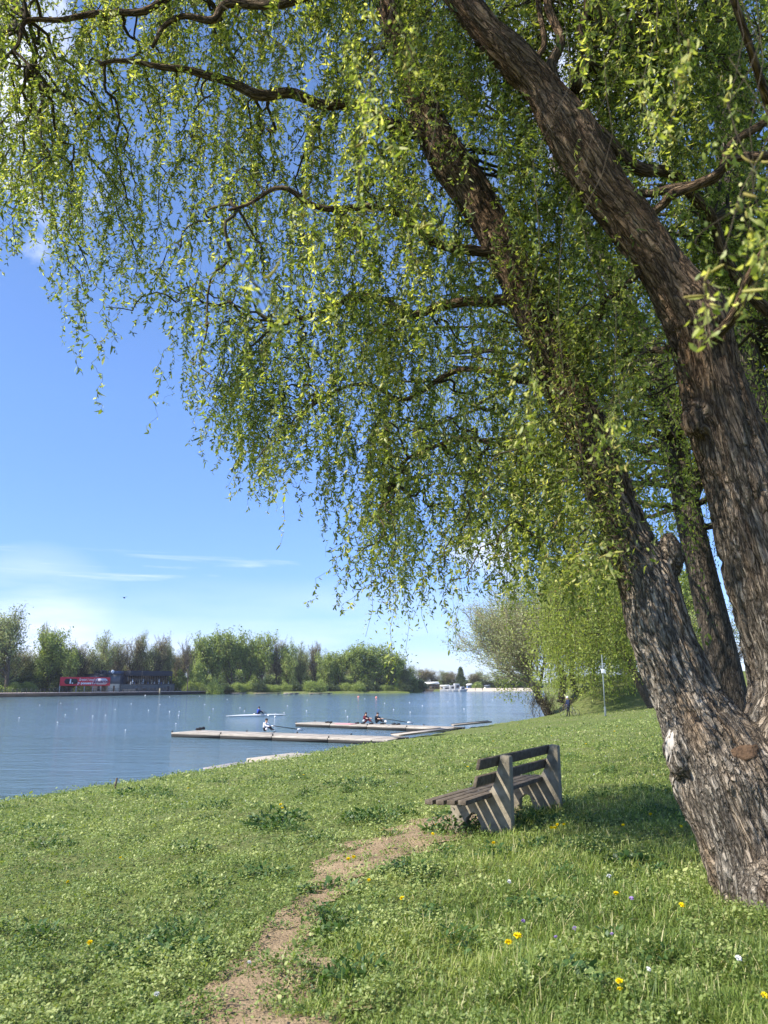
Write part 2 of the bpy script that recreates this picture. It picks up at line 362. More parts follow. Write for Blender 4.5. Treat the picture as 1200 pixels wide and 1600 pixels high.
PC = np.array([(-.45, 2.5), (-.58, 4.0), (-.85, 5.0), (-.78, 6.0), (-.62, 7.2), (-.40, 8.4), (.02, 9.6), (.65, 10.9), (1.15, 11.6), (1.8, 12.6)])
PW = np.array([.42, .36, .27, .14, .11, .22, .38, .54, .46, .2])
def pathd(x, y):
    x = np.asarray(x, float); y = np.asarray(y, float); best = np.full(x.shape, -9.0)
    for i in range(len(PC) - 1):
        a, b = PC[i], PC[i + 1]; d = b - a; tt = np.clip(((x - a[0]) * d[0] + (y - a[1]) * d[1]) / (d @ d), 0, 1)
        dist = np.hypot(x - a[0] - tt * d[0], y - a[1] - tt * d[1]); ww = PW[i] * (1 - tt) + PW[i + 1] * tt
        best = np.maximum(best, 1 - dist / ww)
    return best - .2 + (fb2(x * 2.6, y * 2.6, 4, 21) - .5) * 2.3 + (vn2(x * 17, y * 17, 23) - .5) * .5
s_ = .035
px_ = np.arange(-2.2, 2.6, s_); py_ = np.arange(2.8, 13.2, s_); X, Y = np.meshgrid(px_, py_)
msk = pathd(X, Y) > -.62; Z = G(X, Y) + .006 + (vn2(X * 14, Y * 14, 4) - .5) * .012
idx = np.arange(X.size).reshape(X.shape); mm_ = msk[:-1, :-1]
q = np.stack([idx[:-1, :-1], idx[:-1, 1:], idx[1:, 1:], idx[1:, :-1]], -1)[mm_]
used, inv = np.unique(q.ravel(), return_inverse=True)
V = np.stack([X, Y, Z + .006], -1).reshape(-1, 3)[used]
M_dirt = mat('dirt', (.36, .265, .165), .95, .1, noise=(4, .4, (.23, .165, .10)), bump=(38, 1.0, .03))
tag(mk('dirt_path', V, [inv.reshape(-1, 4)], M_dirt, smooth=True), kind='structure')

# water
m = bpy.data.materials.new('water'); m.use_nodes = True; t = m.node_tree; p = t.nodes['Principled BSDF']
p.inputs['Base Color'].default_value = (.10, .16, .185, 1); p.inputs['Roughness'].default_value = .08; p.inputs['IOR'].default_value = 1.33
g = nd(t, 'ShaderNodeNewGeometry'); mp_ = nd(t, 'ShaderNodeMapping'); mp_.inputs['Rotation'].default_value = (0, 0, R(-12)); mp_.inputs['Scale'].default_value = (.42, 1.5, 1); lk(t, g.outputs['Position'], mp_.inputs[0])
w1 = nd(t, 'ShaderNodeTexNoise', i_Scale=2.4, i_Detail=5.0, i_Roughness=.6, i_Distortion=.5); lk(t, mp_.outputs[0], w1.inputs['Vector'])
w2 = nd(t, 'ShaderNodeTexNoise', i_Scale=.07, i_Detail=4.0); lk(t, mp_.outputs[0], w2.inputs['Vector'])
w3 = nd(t, 'ShaderNodeTexNoise', i_Scale=.62, i_Detail=3.0, i_Distortion=.3); lk(t, mp_.outputs[0], w3.inputs['Vector'])
b1 = nd(t, 'ShaderNodeBump', i_Strength=1.0, i_Distance=.2); lk(t, mth(t, 'ADD', w1.outputs[0], mth(t, 'MULTIPLY', w3.outputs[0], 1.6)), b1.inputs['Height'])
lk(t, mth(t, 'MULTIPLY', mth(t, 'SUBTRACT', w2.outputs[0], .15), 1.7, clamp=True), b1.inputs['Strength']); lk(t, b1.outputs[0], p.inputs['Normal'])
tag(mk('lake_water', [(-3000, -400, WZ), (3000, -400, WZ), (3000, 4000, WZ), (-3000, 4000, WZ)], [[[0, 1, 2, 3]]], m), kind='structure')

# ------------------------------------------------------------------ bench
M_conc = mat('concrete', (.34, .29, .21), .95, .15, noise=(9, .3, (.19, .165, .12)), bump=(60, .6, .01))
M_slat = mat('weathered_slat', (.075, .056, .038), .8, .25, noise=(14, .3, (.16, .13, .095)), bump=(38, .9, .01))
bB = np.array([1.575, 10.12, 0]); bu = np.array([.5, .866, 0]); bf = np.array([-.866, .5, 0]); bup = np.array([0, 0, 1.])
bz0 = -.16
M_bolt = mat('bolt_steel', (.3, .28, .25), .5, .5, .8)
bench = empty('park_bench', (bB[0], bB[1], bz0), label='weathered park bench with dark timber slats on concrete supports, beside the dirt path', cat='bench')
def BP(a, b, z): return a * bu + b * bf + z * bup
prof = [(0, -.15), (0, .86), (.12, .875), (.165, .72), (.22, .52), (.30, .395), (.39, .355), (.84, .335), (.84, .28), (.80, -.15), (.64, -.15), (.61, .08), (.53, .15), (.47, .14), (.42, .02), (.41, -.15)]
for a0 in (0, 1.96):
    g = Geo(); g.prism(prof, ((bf, bup, bu), BP(a0, 0, 0)), 0, .125); g.mk('support', M_conc, bench, bevel=.012)
def slat(a0, a1, b, z, wb, wz_, tilt=0):
    g = Geo(); ca, sa = math.cos(tilt), math.sin(tilt); e1 = ca * bf + sa * bup; e2 = -sa * bf + ca * bup
    g.prism([(-wb / 2, -wz_ / 2), (wb / 2, -wz_ / 2), (wb / 2, wz_ / 2), (-wb / 2, wz_ / 2)], ((e1, e2, bu), BP(0, b, z)), a0, a1)
    return g.mk('slat', M_slat, bench, bevel=.007)
for i, b in enumerate((.30, .45, .60, .755)): slat(-.80 + i * .012, 2.30 - i * .01, b,     .385 - i * .010, .105, .055)
slat(-.58, 2.12, .175, .80, .045, .125, R(12)); slat(-.56, 2.13, .225, .60, .045, .125, R(14))
for a0 in (.05, 2.01):
    for b, z in ((.30, .428), (.445, .422), (.59, .416), (.735, .41)): g = Geo(); g.ball(BP(a0, b, z), (.012, .012, .006), 8, 4); g.mk('bolt', M_bolt, bench)

# ------------------------------------------------------------------ big willow
def smooth_path(ctrl, n):
    """Catmull-Rom through control rows, n samples"""
    c = np.array(ctrl, float); c = np.vstack([2 * c[0] - c[1], c, 2 * c[-1] - c[-2]]); m_ = len(c) - 3
    out = []
    for tt in np.linspace(0, m_ - 1e-6, n):
        i = int(tt); f = tt - i; p0, p1, p2, p3 = c[i:i + 4]
        out.append(.5 * ((2 * p1) + (-p0 + p2) * f + (2 * p0 - 5 * p1 + 4 * p2 - p3) * f * f + (-p0 + 3 * p1 - 3 * p2 + p3) * f**3))
    return np.array(out)
def stem(px_list, n):   # rows (px, py, rpx, Y) -> rows (x,y,z,r)
    rows = []
    for px, py, rp, Yd in px_list:
        P = P3(px, py, Yd); rows.append([*P, rp * mpp(P)])
    return smooth_path(rows, n)
BASE = np.array([3.05, 6.45, 0.0])
S_left = stem([(1230, 1500, 106, 6.45), (1207, 1400, 94, 6.45), (1176, 1300, 84, 6.45), (1136, 1210, 82, 6.45), (1108, 1150, 66, 6.45), (1076, 1090, 54, 6.5), (1035, 1000, 46, 6.55), (1010, 905, 44, 6.6), (985, 850, 36, 6.65), (960, 790, 33, 6.7),
               (925, 700, 34, 6.8), (878, 600, 31, 6.9), (830, 485, 30, 7.0), (790, 400, 29, 7.05), (735, 300, 29, 7.1), (685, 220, 27, 7.1), (640, 120, 20, 7.1), (600, 0, 16, 7.1), (560, -160, 10, 7.1)], 160)
S_right = stem([(1240, 1500, 125, 6.45), (1240, 1400, 110, 6.45), (1238, 1300, 92, 6.45), (1232, 1200, 80, 6.45), (1250, 1080, 74, 6.4), (1228, 970, 71, 6.35), (1199, 865, 68, 6.3), (1166, 765, 61, 6.25), (1128, 640, 53, 6.15), (1106, 560, 47, 6.1),
                (1088, 500, 46, 6.05), (1055, 445, 37, 6.0), (1024, 395, 34, 5.95), (985, 345, 34, 5.9), (940, 290, 36, 5.85), (888, 205, 35, 5.8), (848, 142, 30, 5.8), (800, 88, 27, 5.75), (752, 38, 25, 5.7), (705, -20, 23, 5.7), (600, -160, 19, 5.7), (450, -330, 12, 5.8)], 170)
willow = empty('willow_tree', BASE, label='huge old willow with forked furrowed trunk and curtains of hanging green leaves over the lawn', cat='tree')
def rel(V): return V - BASE
# main trunk: two tubes fused by a voxel remesh, then displaced into furrowed bark
g = Geo()
for S in (S_left, S_right):
    V, F = tubes(S[None, :, :3], S[None, :, 3], 28); g.add(V, F)
# swellings: knots, root flare, stump collar
def blob(px, py, Yd, r): g.ball(P3(px, py, Yd), r, 20, 14)
blob(1046, 868, 6.55, (.11, .12, .19)); blob(1082, 655, 6.05, (.10, .12, .16)); blob(1118, 1170, 6.35, (.2, .2, .28)); blob(1165, 1200, 6.4, (.26, .24, .3)); blob(1185, 1260, 6.4, (.33, .32, .4))
blob(1060, 1175, 6.35, (.10, .14, .2)); blob(1225, 1395, 6.1, (.3, .3, .3))
for a_, l_, r_ in ((2.7, .82, .10), (3.5, .85, .13), (4.3, .8, .15), (5.1, .8, .14), (1.6, .8, .14), (.4, .9, .16)):
    q_ = np.linspace(0, 1, 8); c0_ = BASE[:2] + [.30, .1]; c0_ = c0_; pts = np.stack([c0_[0] + np.cos(a_ + .5 * q_) * l_ * q_ * 1.05, c0_[1] + np.sin(a_ + .5 * q_) * l_ * q_, .22 - .34 * q_**.8], 1); g.tube(pts, r_ * (1.15 - .75 * q_), 12)
tmp = g.mk('trunk_tmp')
md = tmp.modifiers.new('r', 'REMESH'); md.mode = 'VOXEL'; md.voxel_size = .017
ms = tmp.modifiers.new('s', 'SMOOTH'); ms.iterations = 10; ms.factor = .5
ev = tmp.evaluated_get(bpy.context.evaluated_depsgraph_get()); me = ev.to_mesh()
V = np.zeros(len(me.vertices) * 3, np.float32); me.vertices.foreach_get('co', V); V = V.reshape(-1, 3).astype(float)
N = np.zeros(len(V) * 3, np.float32); me.vertices.foreach_get('normal', N); N = N.reshape(-1, 3).astype(float)
lt = np.zeros(len(me.polygons), np.int32); me.polygons.foreach_get('loop_total', lt); li = np.zeros(len(me.loops), np.int32); me.loops.foreach_get('vertex_index', li)
assert (lt == 4).all(); quads = li.reshape(-1, 4).copy()
ev.to_mesh_clear(); bpy.data.objects.remove(tmp)
def barkco(V, stems):
    best = np.full(len(V), 1e9); out = np.zeros((len(V), 3))
    for si, S in enumerate(stems):
        cs = np.concatenate([[0], np.cumsum(np.linalg.norm(np.diff(S[:, :3], axis=0), axis=1))])
        for k0 in range(0, len(V), 20000):
            v = V[k0:k0 + 20000]; d = np.linalg.norm(v[:, None] - S[None, :, :3], axis=2); j = d.argmin(1); dm = d[np.arange(len(v)), j] / (S[j, 3] + .05)
            T = np.gradient(S[:, :3], axis=0); T = nrm(T)[j]; dl = v - S[j, :3]; al = (dl * T).sum(1); rad = dl - T * al[:, None]
            u = nrm(np.cross(T, [0, 1, 0])); w_ = np.cross(T, u)
            tr = .35 / np.maximum(S[j, 3], .08); tr = np.clip(tr, .9, 1.25)
            co = np.stack([(rad * u).sum(1), (rad * w_).sum(1), (cs[j] + al) * .17 + si * 7], 1)
            b = dm < best[k0:k0 + 20000]; bb_ = best[k0:k0 + 20000]; bb_[b] = dm[b]; out[k0:k0 + 20000][b] = co[b]
    return out
bc = barkco(V, (S_left, S_right))
def ridg(p, s): return 1 - np.abs(2 * vn3(p, s) - 1)
wq = bc + (np.stack([vn3(bc * 9, 31), vn3(bc * 9, 32), vn3(bc * 9, 33)], 1) - .5) * .07
r1 = ridg(wq * np.array([13, 13, 9]), 1); r2 = ridg(wq * np.array([24, 24, 18]), 2); r3 = ridg(wq * 50, 3); lowf = vn3(V * 1.9, 5) - .5; low2 = vn3(bc * np.array([5, 5, 3.5]), 6) - .5
rad_l = np.clip((V[:, 2] < 4.5) * .4 + .6, 0, 1)
disp = (-.022 * np.clip(r1 - .66, 0, 1) * 2.4 - .040 * np.clip(r2 - .6, 0, 1) * 2 - .012 * r3) * rad_l + .06 * lowf + .055 * low2 + .014
V2 = V + N * disp[:, None]
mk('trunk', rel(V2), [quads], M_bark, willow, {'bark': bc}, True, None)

def limb(rows, n=40, k=12, name='branch', wob=.075):
    S = stem(rows, n); S[:, 3] *= .74
    tt = np.linspace(0, 1, n); seed = rng.random() * 50
    for ax in (0, 2): S[:, ax] += (vn2(tt * n / 5 + seed, tt * 0 + ax * 7, 2) - .5) * wob * np.minimum(1, tt * 6) * 2
    V, F = tubes(S[None, :, :3], S[None, :, 3], k)
    b_ = barkco(V, (S,)); rd = ridg(b_ * 14, 4); Nn = nrm(V - np.repeat(S[:, :3], k, 0)); V = V - Nn * (np.clip(rd - .6, 0, 1) * .35 * np.repeat(S[:, 3], k))[:, None]
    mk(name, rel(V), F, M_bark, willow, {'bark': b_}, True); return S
L = [S_left[70:], S_right[70:]]
L.append(limb([(690, 225, 24, 7.1), (640, 200, 17, 7.05), (590, 182, 14, 7.0), (520, 160, 12, 6.9), (460, 150, 12, 6.8), (400, 150, 12, 6.7), (345, 122, 10, 6.6), (290, 118, 8, 6.5), (230, 95, 6, 6.4), (160, 110, 4, 6.3)], 50))
L.append(limb([(705, -60, 22, 5.9), (600, -40, 14, 6.0), (470, 0, 11, 6.2), (365, 5, 9, 6.3), (330, 25, 8, 6.3), (280, 30, 6, 6.3), (240, 70, 4, 6.3)], 40))
L.append(limb([(560, -160, 12, 7.0), (400, -90, 10, 6.8), (270, 0, 8, 6.6), (190, 18, 8, 6.6), (110, 25, 6, 6.5), (50, 30, 5, 6.5), (20, 70, 4, 6.4), (60, 110, 3, 6.4)], 44))
L.append(limb([(900, 215, 22, 5.85), (935, 210, 17, 5.9), (1000, 262, 14, 6.1), (1060, 285, 13, 6.3), (1100, 325, 12, 6.5), (1125, 385, 12, 6.7), (1190, 480, 13, 6.9), (1260, 540, 12, 7.1)], 36))
L.append(limb([(1000, 350, 9, 5.95), (1040, 318, 10, 5.8), (1090, 296, 11, 5.6), (1150, 262, 10, 5.4), (1220, 225, 10, 5.2)], 26))
L.append(limb([(985, 300, 9, 5.9), (1050, 292, 9, 5.8), (1120, 262, 9, 5.7), (1180, 205, 9, 5.6), (1260, 140, 9, 5.4)], 26))
L.append(limb([(872, 150, 14, 5.8), (866, 90, 11, 5.8), (868, 20, 10, 5.85), (850, -80, 9, 5.9), (880, -200, 7, 6.0)], 26))
L.append(limb([(900, 140, 13, 5.8), (925, 80, 8, 5.8), (915, 50, 7, 5.8), (925, 0, 7, 5.8), (915, -90, 6, 5.7), (940, -200, 5, 5.6)], 26))
L.append(limb([(858, 200, 9, 5.8), (850, 110, 7, 5.9), (855, 60, 6, 5.9), (850, 0, 6, 6.0), (830, -150, 5, 6.1)], 22))
L.append(limb([(1045, 545, 9, 6.05), (1010, 560, 7, 6.3), (975, 562, 5, 6.6), (930, 590, 4, 6.9), (890, 640, 3, 7.1)], 24))
L.append(limb([(1000, 425, 8, 5.95), (965, 460, 6, 6.2), (940, 500, 5, 6.5), (905, 560, 4, 6.8), (850, 600, 3, 7.0)], 24))
L.append(limb([(820, 470, 14, 7.0), (760, 470, 12, 7.1), (700, 480, 11, 7.2), (640, 500, 9, 7.4), (580, 470, 7, 7.6), (500, 480, 5, 7.8), (420, 520, 3, 7.9)], 36))
L.append(limb([(935, 715, 12, 6.8), (890, 722, 9, 6.9), (840, 690, 7, 7.1), (790, 700, 6, 7.3), (720, 690, 5, 7.6), (650, 720, 4, 7.8), (600, 760, 3, 8.0)], 36))
L.append(limb([(900, 640, 12, 6.85), (860, 610, 9, 7.0), (800, 600, 7, 7.2), (720, 580, 6, 7.5), (640, 620, 5, 7.8), (560, 600, 4, 8.0), (480, 640, 3, 8.1)], 36))
L.append(limb([(790, 400, 12, 7.0), (700, 380, 10, 6.8), (610, 330, 8, 6.5), (520, 330, 7, 6.3), (430, 300, 5, 6.1), (350, 320, 3, 6.0)], 36))
# overhead limbs outside the picture that carry the near curtains
L.append(limb([(705, -20, 18, 5.7), (740, -250, 14, 4.6), (800, -500, 11, 3.6), (900, -800, 8, 2.9)], 30))
L.append(limb([(600, -160, 14, 5.7), (420, -300, 12, 4.8), (200, -450, 9, 4.0), (0, -520, 6, 3.6)], 30))
L.append(limb([(1100, 540, 12, 6.0), (1200, 420, 12, 5.0), (1230, 250, 10, 4.2), (1180, 50, 8, 3.4), (1100, -200, 6, 2.8)], 30))

# cut stump in the fork and the pale scar
def disc(px, py, Yd, rx, rz, nrmv, matr, name, thick=.05):
    c = P3(px, py, Yd); n_ = nrm(np.array(nrmv, float)); u = nrm(np.cross(n_, [0, 0, 1.])); v = np.cross(u, n_)
    pts = [(rx * math.cos(a) * (1 + .12 * math.sin(3 * a + 1) + .05 * math.sin(7 * a)), rz * math.sin(a) * (1 + .1 * math.cos(2 * a))) for a in np.linspace(0, 2 * math.pi, 22, endpoint=False)]
    g = Geo(); g.prism(pts, ((u, v, n_), rel(c)), -thick, .01); return g.mk(name, matr, willow, bevel=.006)
M_cut = mat('cut_wood', (.12, .075, .045), .9, .1, noise=(22, .1, (.05, .032, .02)), bump=(50, .9, .02))
M_scar = mat('scar_wood', (.50, .46, .40), .85, .2, noise=(6, .3, (.30, .25, .2)), bump=(30, .6, .01))

env = np.array([(-200, 330), (0, 370), (25, 415), (55, 400), (75, 300), (100, 470), (115, 560), (165, 575), (185, 500), (230, 470), (262, 500), (285, 560), (300, 650), (330, 700), (385, 730), (430, 800), (455, 745), (500, 770), (525, 830), (545, 915), (600, 945), (640, 935), (680, 960), (715, 905), (735, 850), (760, 880), (785, 935), (830, 920), (870, 960), (930, 930), (975, 880), (1000, 600), (1030, 500), (1090, 470), (1130, 520), (1200, 480), (1400, 480)], float)
def envy(u): return np.interp(u, env[:, 0], env[:, 1])
_lu, _lv, _ld = proj(np.concatenate([S_left[:, :3], S_right[:, :3]])); _lr = np.concatenate([S_left[:, 3], S_right[:, 3]]) * 1202 / _ld
_isr = np.arange(len(_lu)) >= len(S_left)
def hides(P, keep=.25):
    u, v, d = proj(P); out = np.zeros(len(P), bool)
    for k0 in range(0, len(P), 20000):
        uu, vv, dd = u[k0:k0 + 20000], v[k0:k0 + 20000], d[k0:k0 + 20000]; q = np.hypot(uu[:, None] - _lu, vv[:, None] - _lv) < _lr + 6; q &= (dd[:, None] < _ld)
        q &= np.where(_isr, True, (_lv > 170))[None]; out[k0:k0 + 20000] = q.any(1)
    return out & (rng.random(len(P)) > keep)
# sub-branches: reach targets spread through the crown volume
limbpts = np.concatenate([S[::2, :3] for S in L]); nb = 560
tg = []
while len(tg) < nb:
    u = rng.uniform(-160, 1340); e = envy(u)
    v = e - 25 - (rng.random() ** 1.15) * (e + 520)
    if u < 290 and v > 60 and rng.random() < .25: continue
    Yd = np.clip(rng.normal(8.4 if u < 900 else 7.6, 1.3), 6.2, 11.5)
    if u < 330 and rng.random() < .15: continue
    if u > 980 and v > 250: Yd = rng.uniform(7.4, 10.5)
    if v < -60: Yd = rng.uniform(6.4, 11) if u < 1000 else rng.uniform(4, 10)
    if 560 < v and u > 850: Yd = rng.uniform(5.6, 6.4) if rng.random() < .4 else rng.uniform(7.5, 10)
    tg.append(P3(u, v, Yd))
for _ in range(85):
    u = rng.uniform(420, 960); tg.append(P3(u, rng.uniform(-150, min(envy(u) - 200, 700)), rng.uniform(6.0, 6.9)))
for _ in range(60): tg.append(np.array([rng.uniform(-4.5, 2.2), rng.uniform(2.2, 7.0), rng.uniform(8.4, 11.5)]))  # unseen overhead branches, added to shade the upper stems
nb = len(tg); tg = np.array(tg)
nB = 22; BR = np.zeros((nb, nB, 3)); BRr = np.zeros((nb, nB))
tt = np.linspace(0, 1, nB)
for i, T in enumerate(tg):
    d = limbpts - T; cost = np.linalg.norm(d, axis=1) + .8 * np.maximum(0, T[2] - limbpts[:, 2]) ; j = cost.argmin(); S0 = limbpts[j]
    Ld = np.linalg.norm(T - S0); mid = (S0 + T) / 2 + np.array([0, 0, .22 * Ld]) + rng.normal(size=3) * .08 * Ld
    B = ((1 - tt)**2)[:, None] * S0 + (2 * tt * (1 - tt))[:, None] * mid + (tt**2)[:, None] * T
    sd = rng.random(3) * 90
    for a in range(3): B[:, a] += (vn2(tt * Ld * 4.5 + sd[a], tt * 0, 3) - .5) * .22 * np.minimum(1, tt * 4) + (vn2(tt * Ld * 14 + sd[a], tt * 0, 8) - .5) * .05 * np.minimum(1, tt * 4)
    BR[i] = B; BRr[i] = (.004 + .0062 * min(Ld, 2.2)) * (1 - tt * .8) + .0016
V, F = tubes(BR, BRr, 6); mk('twig_branches', rel(V), F, M_twig, willow, smooth=True)['kind'] = 'stuff'
# hanging strands
per = 11; ns = nb * per; bi = np.repeat(np.arange(nb), per)
ti = rng.uniform(.3, 1.0, ns) * (nB - 1); i0 = np.minimum(ti.astype(int), nB - 2); fr = (ti - i0)[:, None]
A = BR[bi, i0] * (1 - fr) + BR[bi, i0 + 1] * fr
A = np.concatenate([A, tg]); 
# extra fringe strands that make the two long tips at the left edge
tips = [((118, 470), (100, 632), 6.3), ((150, 430), (165, 565), 6.3), ((300, 560), (305, 655), 6.8), ((680, 860), (683, 975), 7.0), ((700, 820), (712, 918), 7.0), ((430, 700), (428, 805), 7.3), ((560, 800), (548, 925), 7.2), ((785, 860), (792, 955), 6.8)]
u, v, dep = proj(A)
ok = (v < envy(u) - 5); A = A[ok]; ns = len(A); u, v, dep = u[ok], v[ok], dep[ok]
Ls = rng.gamma(3.2, .30, ns); Ls = np.clip(Ls, .25, 2.2)
room = (envy(u) + rng.normal(0, 16, ns) - v) * dep / 1202
Ls = np.minimum(Ls, room); 
ok = Ls > .12; A = A[ok]; Ls = Ls[ok]
tipA = []; tipL = []
for (a, b, Yd) in tips:
    pa = P3(*a, Yd); pb = P3(*b, Yd)
    for k in range(2): tipA.append(pa + rng.normal(size=3) * .02); tipL.append((pa[2] - pb[2]) * (1 if k == 0 else .7))
A = np.concatenate([A, tipA]); Ls = np.concatenate([Ls, tipL]); ns = len(A)
nP = 20; tt = np.linspace(0, 1, nP)[None, :]
lat = rng.normal(size=(ns, 2)) * .24; ph = rng.uniform(0, 6.28, (ns, 4)); frq = rng.uniform(2.2, 5.0, (ns, 2)); amp = rng.uniform(.014, .05, (ns, 1))
S = np.zeros((ns, nP, 3)); sl = tt * Ls[:, None]
for a in (0, 1):
    S[:, :, a] = A[:, a:a + 1] + lat[:, a:a + 1] * (1 - np.exp(-sl * 3)) + amp * np.sin(sl * 6.28 * frq[:, a:a + 1] + ph[:, a:a + 1]) * np.minimum(1, sl * 8) + .5 * amp * np.sin(sl * 6.28 * 2.3 * frq[:, a:a + 1] + ph[:, a + 2:a + 3])
S[:, :, 2] = A[:, 2:3] - sl * .97 + .02 * np.sin(sl * 20 + ph[:, :1])
V, F = tubes(S, (.0028 - .0018 * tt) * np.ones((ns, 1)), 3); mk('hanging_twigs', rel(V), F[:1], M_twig, willow, smooth=True)['kind'] = 'stuff'
def strand_leaves(S, Ls, dens, Lm, Wm, clump=3.0):
    ns = len(S); cnt = np.maximum(3, (Ls * dens).astype(int)); si = np.repeat(np.arange(ns), cnt); n = len(si)
    t_ = rng.random(n) ** .85
    # clumping along the strand
    keep = vn2(t_ * Ls[si] * 7 + si * 3.7, si * 1.3, 11) + rng.random(n) * .36 > .46
    si = si[keep]; t_ = t_[keep]; n = len(si); x = t_ * (S.shape[1] - 1); i0 = np.minimum(x.astype(int), S.shape[1] - 2); fr = (x - i0)[:, None]
    P = S[si, i0] * (1 - fr) + S[si, i0 + 1] * fr
    D = nrm(rdir(n) * .8 + np.array([0, 0, -.75])); Nn = nrm(rdir(n) + np.array([0, 0, .5]))
    Lf = Lm * rng.lognormal(0, .28, n); Wf = Wm * rng.lognormal(0, .25, n); cu = rng.normal(0, .62, n)
    base = vn2(si * 13.7, si * .7, 17)
    tint = np.clip(.53 + .7 * (base - .5) + rng.normal(0, .27, n), 0, 1)
    return P, D, Nn, Lf, Wf, cu, tint
P, D, Nn, Lf, Wf, cu, tint = strand_leaves(S, Ls, 80, .047, .0155)
k_ = ~hides(P, .42); P, D, Nn, Lf, Wf, cu, tint = [q_[k_] for q_ in (P, D, Nn, Lf, Wf, cu, tint)]
V, F = leaves(P, D, Nn, Lf, Wf, cu); print('willow leaves', len(P), 'strands', ns)
lv = mk('crown', rel(V), F, M_leaf, willow, {'tint': np.repeat(tint, 6)}); lv['kind'] = 'stuff'
# extra leaves along sub-branches (short shoots)
nE = 60000; bi = rng.integers(0, nb, nE); x = rng.uniform(.25, 1, nE) * (nB - 1); i0 = np.minimum(x.astype(int), nB - 2); fr = (x - i0)[:, None]
P = BR[bi, i0] * (1 - fr) + BR[bi, i0 + 1] * fr + rng.normal(size=(nE, 3)) * .055
u, v, _ = proj(P); P = P[v < envy(u)]; P = P[~hides(P, .42)]; nE = len(P)
V, F = leaves(P, nrm(rdir(nE) + [0, 0, -.4]), rdir(nE),   .048 * rng.lognormal(0, .25, nE), .017 * rng.lognormal(0, .25, nE), rng.normal(0, .4, nE))
mk('leaf_shoots', rel(V), F, M_leaf, willow, {'tint': np.repeat(np.clip(rng.normal(.6, .2, nE), 0, 1), 6)})['kind'] = 'stuff'
# catkins: short curved fuzzy tubes
def catkins(S, n, L0=.03, r0=.0042):
    si = rng.integers(0, len(S), n); x = rng.random(n) * (S.shape[1] - 1); i0 = np.minimum(x.astype(int), S.shape[1] - 2); fr = (x - i0)[:, None]
    P = S[si, i0] * (1 - fr) + S[si, i0 + 1] * fr; D = nrm(rdir(n) + [0, 0, -.3]); Nn = rdir(n); Nn = nrm(np.cross(D, Nn)); Lc = L0 * rng.lognormal(0, .3, n)[:, None]; cu = rng.uniform(.2, .9, n)[:, None]
    st = np.stack([P + D * Lc * t_ + Nn * Lc * cu * t_ * t_ for t_ in (0, .3, .6, .85, 1.)], 1)
    V, F = tubes(st, np.ones((n, 1)) * r0 * np.array([[.6, 1, 1, .8, .3]]), 5)
    return V, F, np.repeat(np.clip(rng.normal(.5, .25, n), 0, 1), 25)
V, F, tn = catkins(S, 17000, .034, .0048); mk('catkins', rel(V), F, M_cat, willow, {'tint': tn}, True)['kind'] = 'stuff'
from mathutils.bvhtree import BVHTree
bvh = BVHTree.FromPolygons([tuple(v) for v in V2], [tuple(int(k) for k in f) for f in quads])
def hit(px, py):
    d = Vector(pixdir(px, py)).normalized(); h = bvh.ray_cast(Vector((0, 0, CAMZ)), d); return h
def patch_on(px, py, rx, ry, rot, matr, name, lift=.006):
    """a scar that follows the bark surface"""
    g = Geo(); ring = [[(px, py)]]; V_ = []
    rows_, seg = 5, 26; ok = True; vs = []
    for k in range(rows_ + 1):
        for a in range(seg):
            th = 2 * math.pi * a / seg; w_ = 1 + .10 * math.sin(3 * th + px) + .06 * math.sin(7 * th + 2); u = rx * k / rows_ * math.cos(th) * w_; v = ry * k / rows_ * math.sin(th) * w_
            x = px + u * math.cos(rot) - v * math.sin(rot); y = py + u * math.sin(rot) + v * math.cos(rot); h = hit(x, y)
            if h[0] is None: h = hit(px, py)
            c = np.array(h[0]); dc = nrm(np.array([0, 0, CAMZ]) - c); vs.append(c + (dc * lift if k < rows_ else -dc * .004))
    idx = np.arange((rows_ + 1) * seg).reshape(rows_ + 1, seg); q_ = np.stack([idx[:-1], idx[1:], np.roll(idx[1:], -1, 1), np.roll(idx[:-1], -1, 1)], -1).reshape(-1, 4)
    return mk(name, rel(np.array(vs)), [q_], matr, willow, smooth=True)
patch_on(1166, 1175, 24, 13, -.1, M_cut, 'cut_stump', .012)
patch_on(1046, 1165, 7, 28, .08, M_scar, 'bark_scar', .006)

